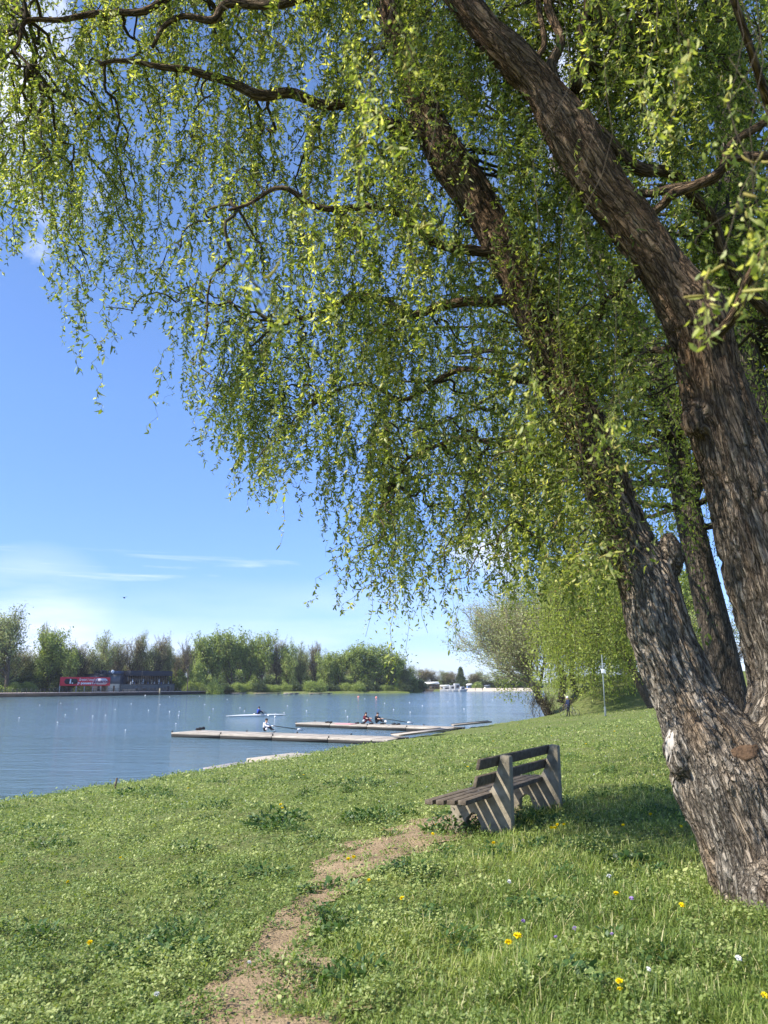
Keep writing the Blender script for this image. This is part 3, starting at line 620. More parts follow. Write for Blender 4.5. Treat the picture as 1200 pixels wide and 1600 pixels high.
# near sprigs close to the lens (out of focus in the photograph)
sp = [((425, 420), (415, 490), 1.6), ((1118, 420), (1100, 520), 1.5), ((1165, 330), (1150, 470), 1.4), ((1060, 60), (1050, 190), 1.7), ((1150, 130), (1140, 240), 1.8), ((585, 120), (578, 300), 2.0), ((560, 330), (580, 400), 2.2), ((650, 300), (700, 380), 2.4), ((820, 560), (800, 690), 2.3), ((960, 640), (950, 740), 2.2), ((640, 60), (630, 110), 2.0), ((1180, 260), (1180, 420), 1.7), ((490, 300), (470, 360), 2.4), ((1000, 140), (1010, 230), 2.2), ((930, 900), (975, 850), 2.8), ((560, 20), (570, 190), 2.4)]
Sn = []; Ln = []
for a, b, Yd in sp:
    pa = P3(*a, Yd); pb = P3(*b, Yd + .05)
    for k in range(3):
        e = rng.normal(size=3) * .022; q_ = np.linspace(0, 1, 20)[:, None]; bend = rng.normal(size=3) * .035
        Sn.append(pa + e + (pb - pa + rng.normal(size=3) * .015) * q_ + bend * np.sin(q_ * 6) ); Ln.append(np.linalg.norm(pa - pb))
    # twig up out of the picture to an overhead branch
    top = P3(a[0] + rng.uniform(-30, 30), -420, Yd + rng.uniform(.2, .9)); q_ = np.linspace(0, 1, 20)[:, None]; seed = rng.random() * 90
    tw = top * (1 - q_) + pa * q_; tw[:, 0] += (vn2(q_[:, 0] * 9 + seed, q_[:, 0] * 0, 2) - .5) * .5 * np.sin(q_[:, 0] * 3.1); Sn.append(tw); Ln.append(.01)
Sn = np.array(Sn); Ln = np.array(Ln)
V, F = tubes(Sn, np.full(Sn.shape[:2], .0010), 4); g = Geo(); mk('near_twigs', rel(V), F, M_twig, willow, smooth=True)['kind'] = 'stuff'
lsel = Ln > .02; P, D, Nn, Lf, Wf, cu, tint = strand_leaves(Sn[lsel], Ln[lsel] * 4, 46, .023, .0085)
V, F = leaves(P + rng.normal(size=P.shape) * .012, D, Nn, Lf, Wf, cu); mk('near_leaves', rel(V), F, M_leaf, willow, {'tint': np.repeat(np.clip(tint + .12, 0, 1), 6)})['kind'] = 'stuff'
V, F, tn = catkins(Sn[lsel], 110, .026, .0035); mk('near_catkins', rel(V), F, M_cat, willow, {'tint': np.clip(tn + .25, 0, 1)}, True)['kind'] = 'stuff'

# ------------------------------------------------------------------ other trees
def grow(base, height, levels, spread, up=.25, nchild=(5, 6, 5, 4), r0=.25, lean=(0, 0, 0), seed=1, trunk_frac=.35, shrink=.62, wob=.12, first=.35):
    """recursive skeleton; returns list per level of (paths (m,n,3), radii (m,n)) and tip points"""
    rs = np.random.default_rng(seed); nn = 7; lv_ = []
    q_ = np.linspace(0, 1, nn)
    d0 = nrm(np.array([lean[0], lean[1], 1.0])); P = np.array(base) + d0 * q_[:, None] * height * trunk_frac * 1.6 + rs.normal(size=(nn, 3)) * wob * .35 * height * .1 * q_[:, None]
    cur = [(P, r0 * (1 - .55 * q_), height * trunk_frac * 1.6)]; lv_.append(cur)
    Lc = height * .5
    for l in range(levels):
        nxt = []
        for P, rr, Lp in cur:
            for c in range(nchild[min(l, len(nchild) - 1)]):
                t_ = first + (1 - first) * (c + rs.random()) / nchild[min(l, len(nchild) - 1)]; x = t_ * (nn - 1); i = min(int(x), nn - 2); f = x - i
                s = P[i] * (1 - f) + P[i + 1] * f; par = nrm(P[min(i + 1, nn - 1)] - P[max(i - 1, 0)] + 1e-6)
                rv = nrm(rs.normal(size=3)); rv = nrm(rv - par * (rv @ par)); d = nrm(par * (1 - spread) + rv * spread + np.array([0, 0, up]) + np.array(lean) * .25)
                Lx = Lc * rs.uniform(.65, 1.15) * (1 - .35 * t_ if l == 0 else 1)
                pts = s + d * q_[:, None] * Lx + np.cumsum(rs.normal(size=(nn, 3)) * wob * Lx / nn, 0) + np.array([0, 0, 1]) * (q_[:, None]**2) * Lx * up * .5
                r1 = max((rr[i]) * .6, .008); nxt.append((pts, r1 * (1 - .75 * q_) + .004, Lx))
        lv_.append(nxt); cur = nxt; Lc *= shrink
    return lv_
def skel_mesh(g, lv_, minr, ks=(10, 7, 5, 3, 3, 3), scale_r=1):
    for i, l in enumerate(lv_):
        Pn = np.array([a[0] for a in l]); Rn = np.maximum(np.array([a[1] for a in l]) * scale_r, minr); V, F = tubes(Pn, Rn, ks[i]); g.add(V, F[:1] if i > 1 else F)
def clump_leaves(P, n_per, sig, Ls_, ratio, seed, droop=0):
    rs = np.random.default_rng(seed); n = len(P) * n_per; Pc = np.repeat(P, n_per, 0) + rs.normal(size=(n, 3)) * sig; cl = np.repeat(rs.random(len(P)), n_per)
    if droop: Pc[:, 2] -= np.abs(rs.normal(size=n)) * droop
    D = nrm(rs.normal(size=(n, 3)) + [0, 0, -.3]); N_ = nrm(rs.normal(size=(n, 3)) + [0, 0, .6])
    L_ = Ls_ * rs.lognormal(0, .3, n); V, F = leaves(Pc, D, N_, L_, L_ * ratio, rs.normal(0, .3, n))
    return V, F, np.repeat(np.clip(.25 + .5 * cl + rs.normal(0, .14, n), 0, 1), 6)
# prototypes, unit height 10 m, at origin
PROTO = {}
def proto(kind, seed):
    key = (kind, seed)
    if key in PROTO: return PROTO[key]
    g = Geo()
    if kind == 'green':
        lv_ = grow((0, 0, -.3), 10, 3, .55, .42, (13, 6, 4), .22, seed=seed, trunk_frac=.46, shrink=.5, first=.1); skel_mesh(g, lv_, .03)
        tips = np.array([a[0][k] for a in lv_[3] for k in (3, 6)]); lm = (tips, 13, .36, .27, .7, M_gfar)
    elif kind == 'olive':
        lv_ = grow((0, 0, -.3), 10, 3, .6, .25, (13, 6, 5), .3, seed=seed, trunk_frac=.42, shrink=.5, first=.1); skel_mesh(g, lv_, .03)
        tips = np.array([a[0][k] for a in lv_[3] for k in (2, 4, 6)]); lm = (tips, 9, .36, .22, .45, M_olive)
    elif kind == 'twig':
        lv_ = grow((0, 0, -.3), 10, 4, .42, .5, (11, 6, 4, 3), .16, seed=seed, trunk_frac=.45, shrink=.56, first=.12); skel_mesh(g, lv_, .016)
        tips = np.array([a[0][k] for a in lv_[4] for k in (3, 6)]); lm = (tips, 3, .22, .17, .6, M_brown)
    elif kind == 'bare':
        lv_ = grow((0, 0, -.3), 10, 4, .5, .35, (7, 5, 4, 3), .2, seed=seed, trunk_frac=.5, shrink=.55); skel_mesh(g, lv_, .02)
        tips = np.array([a[0][6] for a in lv_[4]]); lm = (tips, 1, .2, .15, .6, M_brown)
    elif kind in ('bush', 'darkbush'):
        lv_ = [[(np.array([[0, 0, -.3], [0, 0, 1], [0, 0, 2]]), np.array([.2, .15, .1]), 1)]]; rs = np.random.default_rng(seed)
        n = 420; d = nrm(rs.normal(size=(n, 3))); d[:, 2] = np.abs(d[:, 2]); rr = rs.uniform(.55, 1, n)[:, None]; tips = d * rr * np.array([5.2, 5.2, 8.6]) * (1 + .25 * np.sin(d[:, :1] * 7 + seed) * np.cos(d[:, 1:2] * 5)) + [0, 0, .3]
        for dd_ in d[:22]: g.tube([(0, 0, -.3), tuple(dd_ * [1.5, 1.5, 3]), tuple(dd_ * [3.6, 3.6, 6])], [.14, .08, .03], 5)
        lm = (tips, 18, .7, .5, .6, M_dark if kind == 'darkbush' else M_gfar)
    elif kind == 'conifer':
        g.tube([(0, 0, -.3), (0, 0, 5), (0, 0, 9.6)], [.25, .15, .04], 8); rs = np.random.default_rng(seed); n = 500; z = rs.uniform(1, 10, n); a_ = rs.uniform(0, 6.28, n); r_ = (10.4 - z) * .36 * rs.uniform(.3, 1, n) * (1 + .3 * np.sin(z * 4))
        tips = np.stack([r_ * np.cos(a_), r_ * np.sin(a_), z], 1); lm = (tips, 16, .3, .4, .5, M_dark)
    V, F, tn = clump_leaves(*lm[:5], seed)
    t_ = empty('tree_proto', (0, 0, 0)); g.mk('trunk', M_bark2, t_, smooth=True); mk('crown', V, F, lm[5], t_, {'tint': tn})
    zmax = np.percentile(V[:, 2], 99.5); xmax = np.percentile(np.abs(V[:, :2]), 98)
    PROTO[key] = [t_, zmax, xmax, False]; return PROTO[key]
def put_tree(kind, seed, px, top_px, Yd, name, label, group=None, wide=None, rz=None):
    """stand a tree of the given kind on the ground where the photo shows it"""
    pr = proto(kind, seed); x = P3(px, 1070, Yd)[0]; z0 = Gf(x, Yd); H = P3(px, top_px, Yd)[2] - z0; s = H / pr[1]
    sw = s if wide is None else wide * .62 / pr[2]
    rz = rng.uniform(0, 6.28) if rz is None else rz
    if not pr[3]:
        o = pr[0]; pr[3] = True; o.location = (x, Yd, z0); o.rotation_euler = (0, 0, rz); o.scale = (sw, sw, s)
    else: o = dup(pr[0], (x, Yd, z0), rz, (sw, sw, s))
    o.name = name; return tag(o, label, 'tree' if 'bush' not in kind else 'bush', group)

def qp(px, back=0):   # point on the far quay line seen at a picture column, then set back from the water
    a = np.array([-103.75, 213.75]); b = np.array([-57.66, 268.74]); u_ = (b - a) / np.linalg.norm(b - a); n_ = np.array([-u_[1], u_[0]])
    r_ = (px - 600) / (1202 * math.cos(PITCH) + 270 * math.sin(PITCH)) ; # X/Y ratio near the horizon
    s = (r_ * a[1] - a[0]) / (u_[0] - r_ * u_[1]); return a + u_ * s + n_ * back, u_, n_
G1 = 'trees along the far bank behind the promenade'; G2 = 'trees on the wooded point across the lake'; G3 = 'trees beyond the far beach'
far = [ # kind, seed, px, top, Y, label, wide, group
 ('olive', 1, 10, 950, 225, 'tall grey-green willow at the far left edge across the lake', 14, G1),
 ('olive', 2, -40, 960, 230, 'grey-green willow partly cut by the left picture edge', 14, G1),
 ('twig', 3, 72, 975, 250, 'thin leafless tree poking up behind the bright green one, far left bank', 5, G1),
 ('green', 4, 78, 982, 240, 'bright green tree right of the grey-green willow on far bank', 7, G1),
 ('green', 5, 106, 1004, 240, 'smaller bright green tree above the left end of the red billboard', 5, G1),
 ('bush', 6, 74, 1028, 244, 'round yellow-green shrub left of the red billboard', 6, G1),
 ('darkbush', 7, 92, 1044, 240, 'dark shrub just left of the red billboard', 4, G1),
 ('twig', 8, 124, 1002, 245, 'grey leafless tree behind the left half of the red billboard', 6, G1),
 ('olive', 3, 157, 988, 250, 'rounded olive-brown tree behind the middle of the red billboard', 9, G1),
 ('twig', 9, 182, 1000, 258, 'brownish bare tree behind right end of the red billboard', 6, G1),
 ('twig', 3, 205, 994, 265, 'brown twiggy tree above the satellite dish roof', 6, G1),
 ('olive', 2, 226, 990, 268, 'pale olive tree behind the left of the dark cafe building', 7, G1),
 ('twig', 8, 243, 991, 270, 'twiggy tree behind the middle of the dark cafe building', 6, G1),
 ('olive', 1, 262, 1000, 275, 'olive tree behind the right half of the dark cafe building', 5, G1),
 ('twig', 9, 276, 1018, 280, 'thin bare tree at the right corner of the dark cafe building', 4, G1),
 ('bare', 10, 293, 994, 262, 'bare dark-limbed tree right of the dark cafe building', 5, G1),
 ('bush', 11, 306, 1035, 275, 'low green bushy tree right of the bare dark-limbed tree', 5, G1),
 ('green', 4, 318, 990, 285, 'leafy tree at the left end of the wooded point', 7, G2),
 ('green', 12, 338, 986, 288, 'second leafy tree from the left on the wooded point', 7, G2),
 ('green', 13, 362, 984, 292, 'tallest fresh green tree on the left of the wooded point', 8, G2),
 ('green', 5, 386, 996, 296, 'lower fresh green tree left of the twiggy gap on the wooded point', 7, G2),
 ('green', 4, 408, 988, 296, 'fresh green tree with pointed crown near the middle of the wooded point', 8, G2),
 ('twig', 8, 432, 996, 300, 'brown twiggy tree in the middle of the wooded point', 6, G2),
 ('green', 12, 450, 1004, 298, 'green tree just right of the brown twiggy one on the wooded point', 6, G2),
 ('olive', 3, 470, 1005, 305, 'olive tree in the middle dip of the wooded point', 7, G2),
 ('twig', 3, 492, 1003, 310, 'grey twiggy tree standing above its neighbours on the wooded point', 6, G2),
 ('green', 13, 508, 1018, 303, 'low fresh green tree in the dip of the wooded point', 6, G2),
 ('green', 5, 530, 1014, 305, 'green tree left of the big round crowns of the wooded point', 8, G2),
 ('green', 12, 556, 1007, 305, 'big round green crown, left of the pair near the tip of the point', 9, G2),
 ('green', 4, 588, 1005, 307, 'big round green crown, highest near the tip of the point', 10, G2),
 ('green', 13, 614, 1017, 309, 'sloping green crown close to the tip of the wooded point', 8, G2),
 ('olive', 2, 636, 1030, 315, 'last low olive tree at the tip of the wooded point', 7, G2),
 ('twig', 9, 655, 1044, 400, 'reddish brown bare tree beyond the tip of the point', 9, G3),
 ('twig', 8, 675, 1046, 405, 'brown bare tree above the white-roofed boathouse', 9, G3),
 ('olive', 1, 693, 1048, 412, 'dull olive tree behind the moored boats', 9, G3),
 ('twig', 3, 708, 1049, 408, 'greyish bare tree left of the dark conifer', 8, G3),
 ('conifer', 14, 720, 1043, 405, 'single dark evergreen beyond the far beach', 4.5, G3),
 ('twig', 9, 736, 1051, 415, 'bare brown tree right of the dark conifer', 8, G3),
 ('olive', 3, 754, 1048, 420, 'pale olive tree above the left end of the far beach', 9, G3),
 ('olive', 2, 778, 1052, 420, 'olive tree above the middle of the far beach', 9, G3),
 ('twig', 8, 800, 1050, 420, 'brown bare tree above the right end of the far beach', 9, G3),
 ('olive', 1, 822, 1048, 425, 'olive tree at the right end of the far beach', 10, G3),
 ('bush', 6, 746, 1066, 396, 'small round bright green bush on the far beach', 4, G3)]
for k_, s_, px, top, Yd, lab, wd, gp in far:
    put_tree(k_, s_, px, top, Yd, {'bush': 'round_bush', 'darkbush': 'round_bush', 'conifer': 'conifer_tree', 'bare': 'bare_tree', 'twig': 'bare_tree'}.get(k_, 'broadleaf_tree'), lab, gp, wd)
places = [336, 352, 370, 390, 404, 425, 446, 462, 485, 500, 520, 541, 560, 580, 600, 618, 634, 648]
for i, px in enumerate(places):
    ys = np.interp(P3(px, 1070, 290)[0], FARX, FARY)
    put_tree('darkbush' if i % 3 == 1 else 'bush', (7, 11, 6)[i % 3] if i % 3 != 1 else 7, px, 1062 + (i * 7) % 9, ys + 4 + (i % 4), 'waterside_shrub', 'dark green shrub at the waterline of the wooded point', 'shrubs at the waterline of the wooded point', 4.5)
places = [-10, 20, 45, 130, 150, 330, 312, 296]
for i, px in enumerate(places):
    q0, _, _ = qp(px, 14 + 2 * (i % 3)); put_tree('bush', 11, px, 1066, q0[1], 'bank_shrub', 'low green shrub on the grassy bank behind the promenade', 'low shrubs behind the promenade', 4)

for i, px in enumerate(list(range(-25, 650, 17))):
    ys = (qp(px, 46)[0][1] if px < 300 else 335) + (i * 7) % 9
    put_tree(('green' if px > 290 and i % 2 else 'olive') if i % 3 else 'twig', ((4, 12, 13)[i % 3] if px > 290 and i % 2 else (1, 2, 3)[i % 3]) if i % 3 else (8, 9, 3)[i // 3 % 3], px, (1012 if px < 480 else 1024 + (px - 480) * .10) + (i * 17) % 16, ys, 'background_tree', 'soft tree in the belt behind the front rows of the far bank', 'background belt of trees on the far bank', 7)
for i, px in enumerate(list(range(-20, 300, 22)) + list(range(305, 660, 19))):
    ys = (qp(px, 34)[0][1] if px < 300 else 320) + (i % 3) * 5
    put_tree('bush' if i % 3 else 'darkbush', (6, 11)[i % 2] if i % 3 else 7, px, 1046 + (i * 11) % 13, ys, 'understory_bush', 'dim bush in the undergrowth behind the far bank trees', 'undergrowth bushes behind the far bank trees', 9)
for i, px in enumerate((890, 912, 934, 956, 975, 998, 1018, 1040)): put_tree('bush', (6, 11)[i % 2], px, 1052 + (i * 5) % 9, 128 + (i % 3) * 4, 'levee_bush', 'bush growing on the far side of the levee behind the willows', 'bushes on the far side of the levee', 4)
for i, px in enumerate(range(650, 840, 13)): put_tree('bush' if i % 2 else 'darkbush', (6, 11)[i % 4 // 2] if i % 2 else 7, px, 1061 + (i * 5) % 7, 425, 'understory_bush', 'low dark bush in the hedge line behind the far beach', 'bushes behind the far beach', 9)
M_pbark = mat('pale_bark', (.27, .225, .16), .9, .1, noise=(2, .2, (.18, .145, .10)))
# bare waterside tree, willows at the end of the lawn, trees behind the levee
bt = empty('bare_waterside_tree', (19.2, 92, Gf(19.2, 92)), label='spreading half-bare tree with brownish twigs leaning over the water beyond the lawn', cat='tree')
g = Geo(); bt.scale = (1.28, 1.1, 1.08); lv_ = grow((0, 0, -.3), 12.5, 4, .5, .2, (11, 7, 6, 4), .38, lean=(-.42, 0, 0), seed=5, trunk_frac=.36, shrink=.60, wob=.16, first=.25); skel_mesh(g, lv_, .016); g.mk('trunk', M_pbark, bt, smooth=True)
tips_ = np.array([a[0][k] for a in lv_[4] for k in (2, 4, 6)]); V, F, tn = clump_leaves(tips_, 6, .3, .12, .5, 3); mk('crown', V, F, M_olive, bt, {'tint': np.clip(tn + .25, 0, 1)})
bt2 = empty('bare_shrub', (17.8, 89, Gf(17.8, 89)), label='tangle of brown twigs at the water edge below the half-bare tree', cat='shrub')
g = Geo(); rs = np.random.default_rng(4)
for k in range(9):
    lv_ = grow((rs.uniform(-1, 2.5), rs.uniform(-1.5, 1.5), -.3), 3.2, 3, .45, .3, (5, 4, 4), .04, lean=(rs.uniform(-.6, .3), 0, 0), seed=60 + k); skel_mesh(g, lv_, .008)
g.mk('stem', M_twig, bt2); tips_ = np.concatenate([rs.uniform((-2, -1.5, .3), (3, 1.5, 4), (260, 3))]); V, F, tn = clump_leaves(tips_, 5, .3, .11, .5, 8); mk('foliage', V, F, M_brown, bt2, {'tint': tn})

def willow_at(name, label, base, stems, radius, top, low, nstr, Lr, leaf, dens, seed, matl=M_leaf2, group=None, center=None):
    """a weeping tree: leaning stems, dome of limbs and hanging strands"""
    rs = np.random.default_rng(seed); b = np.array(base); t_ = empty(name, base, label=label, cat='tree', group=group)
    g = Geo(); allp = []
    for S in stems:
        S = np.array(S, float); S = smooth_path(S, 30); g.add(*tubes(S[None, :, :3] - b, S[None, :, 3], 14)); allp.append(S[12:, :3] - b)
    allp = np.concatenate(allp); c = (allp[-1] * [1, 1, 0]) if center is None else np.array(center) - b * [1, 1, 0]
    # anchors on a lumpy dome
    a_ = rs.uniform(0, 2 * math.pi, nstr); rr = radius * np.sqrt(rs.random(nstr)) * (1 + .25 * np.sin(a_ * 3 + seed)); hgt = (low + (top - low) * np.sqrt(np.clip(1 - (rr / radius / 1.3)**2, 0, 1))) * rs.uniform(.55, 1.0, nstr)
    A = np.stack([c[0] + rr * np.cos(a_), c[1] + rr * np.sin(a_), hgt], 1)
    for i in rs.choice(nstr, min(nstr, 170), replace=False):
        d = np.linalg.norm(allp - A[i], axis=1) + np.maximum(0, allp[:, 2] - A[i, 2]) * .6; s = allp[d.argmin()]; m_ = (s + A[i]) / 2 + [0, 0, .1 * radius]; L_ = np.linalg.norm(A[i] - s)
        q_ = np.linspace(0, 1, 8)[:, None]; B = (1 - q_)**2 * s + 2 * q_ * (1 - q_) * m_ + q_**2 * A[i] + rs.normal(size=(8, 3)) * .04 * L_ * np.sin(q_ * 3); g.add(*tubes(B[None], (.009 * L_ * (1 - .8 * q_.T) + .008), 4))
    g.mk('trunk', M_bark2, t_, smooth=True)
    Ls_ = rs.uniform(*Lr, nstr); Ls_ = np.minimum(Ls_, A[:, 2] - 1.2); ok = Ls_ > .3; A = A[ok]; Ls_ = Ls_[ok]; n = len(A)
    q_ = np.linspace(0, 1, 9)[None]; S = np.zeros((n, 9, 3)); ph = rs.uniform(0, 6.28, (n, 2))
    for k in (0, 1): S[:, :, k] = A[:, k:k + 1] + .05 * np.sin(q_ * Ls_[:, None] * 6 + ph[:, k:k + 1]) + rs.normal(size=(n, 1)) * .35 * q_
    S[:, :, 2] = A[:, 2:] - q_ * Ls_[:, None]
    V, F = tubes(S, np.full((n, 9), .004 if leaf < .1 else .01), 3); mk('hanging_twigs', V, F[:1], M_twig, t_)
    cnt = (Ls_ * dens).astype(int) + 2; si = np.repeat(np.arange(n), cnt); m_ = len(si); x = rs.random(m_) * 8; i0 = np.minimum(x.astype(int), 7); fr = (x - i0)[:, None]
    P = S[si, i0] * (1 - fr) + S[si, i0 + 1] * fr + rs.normal(size=(m_, 3)) * leaf * .9; L_ = leaf * rs.lognormal(0, .25, m_)
    V, F = leaves(P, nrm(rs.normal(size=(m_, 3)) + [0, 0, -.8]), nrm(rs.normal(size=(m_, 3)) + [0, 0, .4]), L_, L_ * .33, rs.normal(0, .35, m_)); tn = np.clip(.5 + .5 * (vn2(si * 5.3, si * .1, 7) - .5) + rs.normal(0, .16, m_), 0, 1)
    mk('crown', V, F, matl, t_, {'tint': np.repeat(tn, 6)})['kind'] = 'stuff'; return t_
def row(px, py, rpx, Yd): P = P3(px, py, Yd); return [*P, rpx * mpp(P)]
# second willow seen between the forked stems
st2 = [[row(1160, 1180, 27, 18), row(1145, 1100, 25, 18), row(1122, 1000, 24, 18), row(1098, 900, 22, 18.1), (row(1075, 800, 20, 18.2)), row(1055, 690, 18, 18.3), row(1035, 590, 16, 18.4), row(990, 500, 14, 18.4), row(930, 380, 11, 18.4), row(860, 250, 7, 18.4)],
       [row(1075, 800, 12, 18.2), row(1100, 700, 11, 18.4), row(1110, 560, 9, 18.8), row(1120, 400, 7, 19)]]
willow_at('weeping_willow', 'slimmer leaning willow standing behind the forked trunk of the huge willow', (P3(1163, 1170, 18)[0], 18, Gf(P3(1163, 1170, 18)[0], 18)), st2, 7.5, 13.5, 5.2, 1000, (1.2, 4.6), .085, 34, 3, M_leaf, center=(8.2, 18.5, 0))
st3 = [[row(1150, 1180, 28, 13.5), row(1160, 700, 26, 13.5), row(1152, 500, 28, 13.5), row(1148, 300, 27, 13.5), row(1140, 150, 26, 13.5), row(1118, 0, 25, 13.5), row(1100, -150, 20, 13.5)]]
st3 = [[row(1262, 1200, 34, 13.5), row(1235, 900, 30, 13.5), row(1190, 700, 28, 13.5), row(1150, 520, 27, 13.5), row(1143, 380, 27, 13.5), row(1147, 200, 27, 13.5), row(1120, 20, 24, 13.5), row(1100, -150, 20, 13.5)]]
willow_at('weeping_willow', 'tall pale-barked willow seen upright behind the top right branches', (P3(1262, 1200, 13.5)[0], 13.5, Gf(P3(1262, 1200, 13.5)[0], 13.5)), st3, 5.5, 13, 7.5, 420, (.8, 2.8), .07, 32, 6, M_leaf, center=(7.5, 13.5, 0))
st4 = [[row(1024, 1112, 8, 76), row(1000, 1070, 7, 76), row(985, 1040, 6, 76), row(960, 1000, 5, 76), row(930, 960, 4, 76)], [row(1004, 1078, 5, 76), row(1004, 1040, 4, 76), row(1015, 990, 3, 76)]]
b4 = (P3(1024, 1112, 76)[0], 76, Gf(P3(1024, 1112, 76)[0], 76))
willow_at('weeping_willow', 'willow with leaning dark stem and yellow-green curtain at the end of the lawn', b4, st4, 7.5, 17, 6, 900, (3, 8.5), .24, 9, 9, center=(21.8, 77, 0))
b5 = (P3(872, 1098, 93)[0], 93, Gf(P3(872, 1098, 93)[0], 93))
st5 = [[row(876, 1098, 6, 93), row(880, 1060, 5, 93), row(868, 1020, 4, 93), row(880, 960, 3, 93)], [row(905, 1092, 5, 95), row(893, 1050, 4, 95), row(905, 1000, 3, 95)]]
willow_at('weeping_willow', 'yellow-green willow between the half-bare tree and the metal pole', b5, st5, 8.0, 20, 6.5, 950, (3, 9.5), .26, 9, 12, center=(23.0, 93, 0))
bx_ = [(1075, 880, 118, 'green', 4, 'green tree behind the slim trunk in the fork gap'), (1110, 960, 105, 'olive', 1, 'olive tree filling the gap between the two big stems'), (1140, 1000, 112, 'twig', 3, 'bare tree behind the levee in the fork gap'), (985, 960, 125, 'olive', 3, 'olive tree on the levee behind the brick pillar'), (1035, 930, 122, 'green', 12, 'green tree on the levee right of the brick pillar'), (930, 950, 128, 'green', 13, 'green tree on the levee behind the metal pole'), (1190, 900, 120, 'olive', 2, 'olive tree at the right picture edge behind the big trunk')]
for px, top, Yd, k_, s_, lab in bx_: put_tree(k_, s_, px, top, Yd, 'levee_tree', lab, 'trees behind the levee', 6)
# blossom shrub on the levee
ps = empty('blossom_tree', (27.2, 86, Gf(27.2, 86)), label='small tree with pale pink blossom on the shady levee slope', cat='tree')
g = Geo(); lv_ = grow((0, 0, -.2), 3.6, 2, .55, .15, (6, 5), .07, seed=21, lean=(.25, 0, 0)); skel_mesh(g, lv_, .012); g.mk('trunk', M_bark2, ps)
tips_ = np.array([a[0][k] for a in lv_[2] for k in (2, 4, 6)]); V, F, tn = clump_leaves(tips_, 9, .16, .08, .8, 4); mk('crown', V, F, M_pink, ps, {'tint': tn})

# ------------------------------------------------------------------ grass, herbs
def scatter(n_tries, y0, y1, falloff):
    """points in a wedge in front of the camera, density falling with distance"""
    u = rng.random(n_tries); Y_ = (y0**(1 - falloff) + u * (y1**(1 - falloff) - y0**(1 - falloff)))**(1 / (1 - falloff)); X_ = rng.uniform(-.56, .58, n_tries) * Y_ + rng.uniform(-.3, .3, n_tries)
    d = dshore(X_, Y_); ok = d < SHD - .55; return X_[ok], Y_[ok]
def side(x, y):  # 0 left herb carpet .. 1 right grass
    return sst((x - (-.15 + (y - 5) * .18)) / 1.2 + .5 + (fb2(x * .6, y * .6, 3, 41) - .5) * 1.6)
gX, gY = scatter(300000, 3.2, 85, 1.35)
pd = pathd(gX, gY); sdv = side(gX, gY); far_ = gY > 16
keep = (pd < -.1 + rng.normal(0, .42, len(gX)) * (rng.random(len(gX)) < .7) + 1.9 * (vn2(gX * 5, gY * 5, 91) > .66)) & (rng.random(len(gX)) < np.where(far_, .8, .28 + .72 * sdv))
gX, gY, sdv = gX[keep], gY[keep], sdv[keep]; n = len(gX); print('blades', n)
hz_ = (.042 + .042 * sdv) * (.25 + 1.6 * fb2(gX * 2.6, gY * 2.6, 3, 51)) * rng.lognormal(0, .28, n)
hz_ *= np.interp(gY, [3, 12, 40, 85], [1, .9, .8, .9]); wd_ = np.interp(gY, [3, 10, 30, 85], [.0042, .0065, .018, .05]) * rng.lognormal(0, .2, n)
hz_ = np.maximum(hz_, .02)
az = rng.uniform(0, 6.28, n); lean_ = np.abs(rng.normal(.6, .4, n)); D = nrm(np.stack([np.cos(az) * lean_, np.sin(az) * lean_, np.ones(n)], 1)); Nn = nrm(np.stack([-np.cos(az), -np.sin(az), lean_], 1))
tint = np.clip(.10 + .75 * fb2(gX * 1.1, gY * 1.1, 4, 61) + rng.normal(0, .2, n), 0, .9); tint[rng.random(n) < .09] = 1.0
V, F = leaves(np.stack([gX, gY, G(gX, gY) - .008], 1), D, Nn, hz_ * 1.15, wd_, -np.abs(rng.normal(.35, .3, n)))
tag(mk('grass', V, F, M_grass, attrs={'tint': np.repeat(tint, 6)}), label='green lawn grass sloping down to the lake', cat='grass', kind='stuff')
hX, hY = scatter(420000, 3.2, 45, 1.4); pd = pathd(hX, hY); sdv = side(hX, hY); clm = fb2(hX * 5.5, hY * 5.5, 3, 71) * .75 + .25 * fb2(hX * 1.4, hY * 1.4, 2, 73)
keep = (pd < -.05 + rng.normal(0, .42, len(hX)) * (rng.random(len(hX)) < .65) + 1.5 * (vn2(hX * 4, hY * 4, 95) > .68)) & (rng.random(len(hX)) < (1 - .5 * sdv)) & (clm + rng.random(len(hX)) * .28 > .53)
hX, hY, clm = hX[keep], hY[keep], clm[keep]; n = len(hX); print('herbs', n)
sz = np.interp(hY, [3, 8, 20, 45], [.013, .018, .035, .07]) * rng.lognormal(0, .3, n); hh = rng.random(n)**.7 * .15 * np.clip(clm * 3.2 - 1.25, .06, 1.3)
V, F = leaves(np.stack([hX, hY, G(hX, hY) + hh], 1), nrm(rdir(n) * [1, 1, .5] + [0, 0, .15]), nrm(rdir(n) * .55 + [0, 0, 1]), sz * 1.3, sz * .75, rng.normal(0, .3, n))
tag(mk('ground_herbs', V, F, M_herb, attrs={'tint': np.repeat(np.clip(-.42 + .75 * fb2(hX * 1.2, hY * 1.2, 3, 81) + 1.0 * clm + rng.normal(0, .2, n), 0, 1), 6)}), label='carpet of small round-leaved weeds left of the path', cat='ground cover', kind='stuff')  # tint darkens in the hollows, painting in the clumps' self-shadow

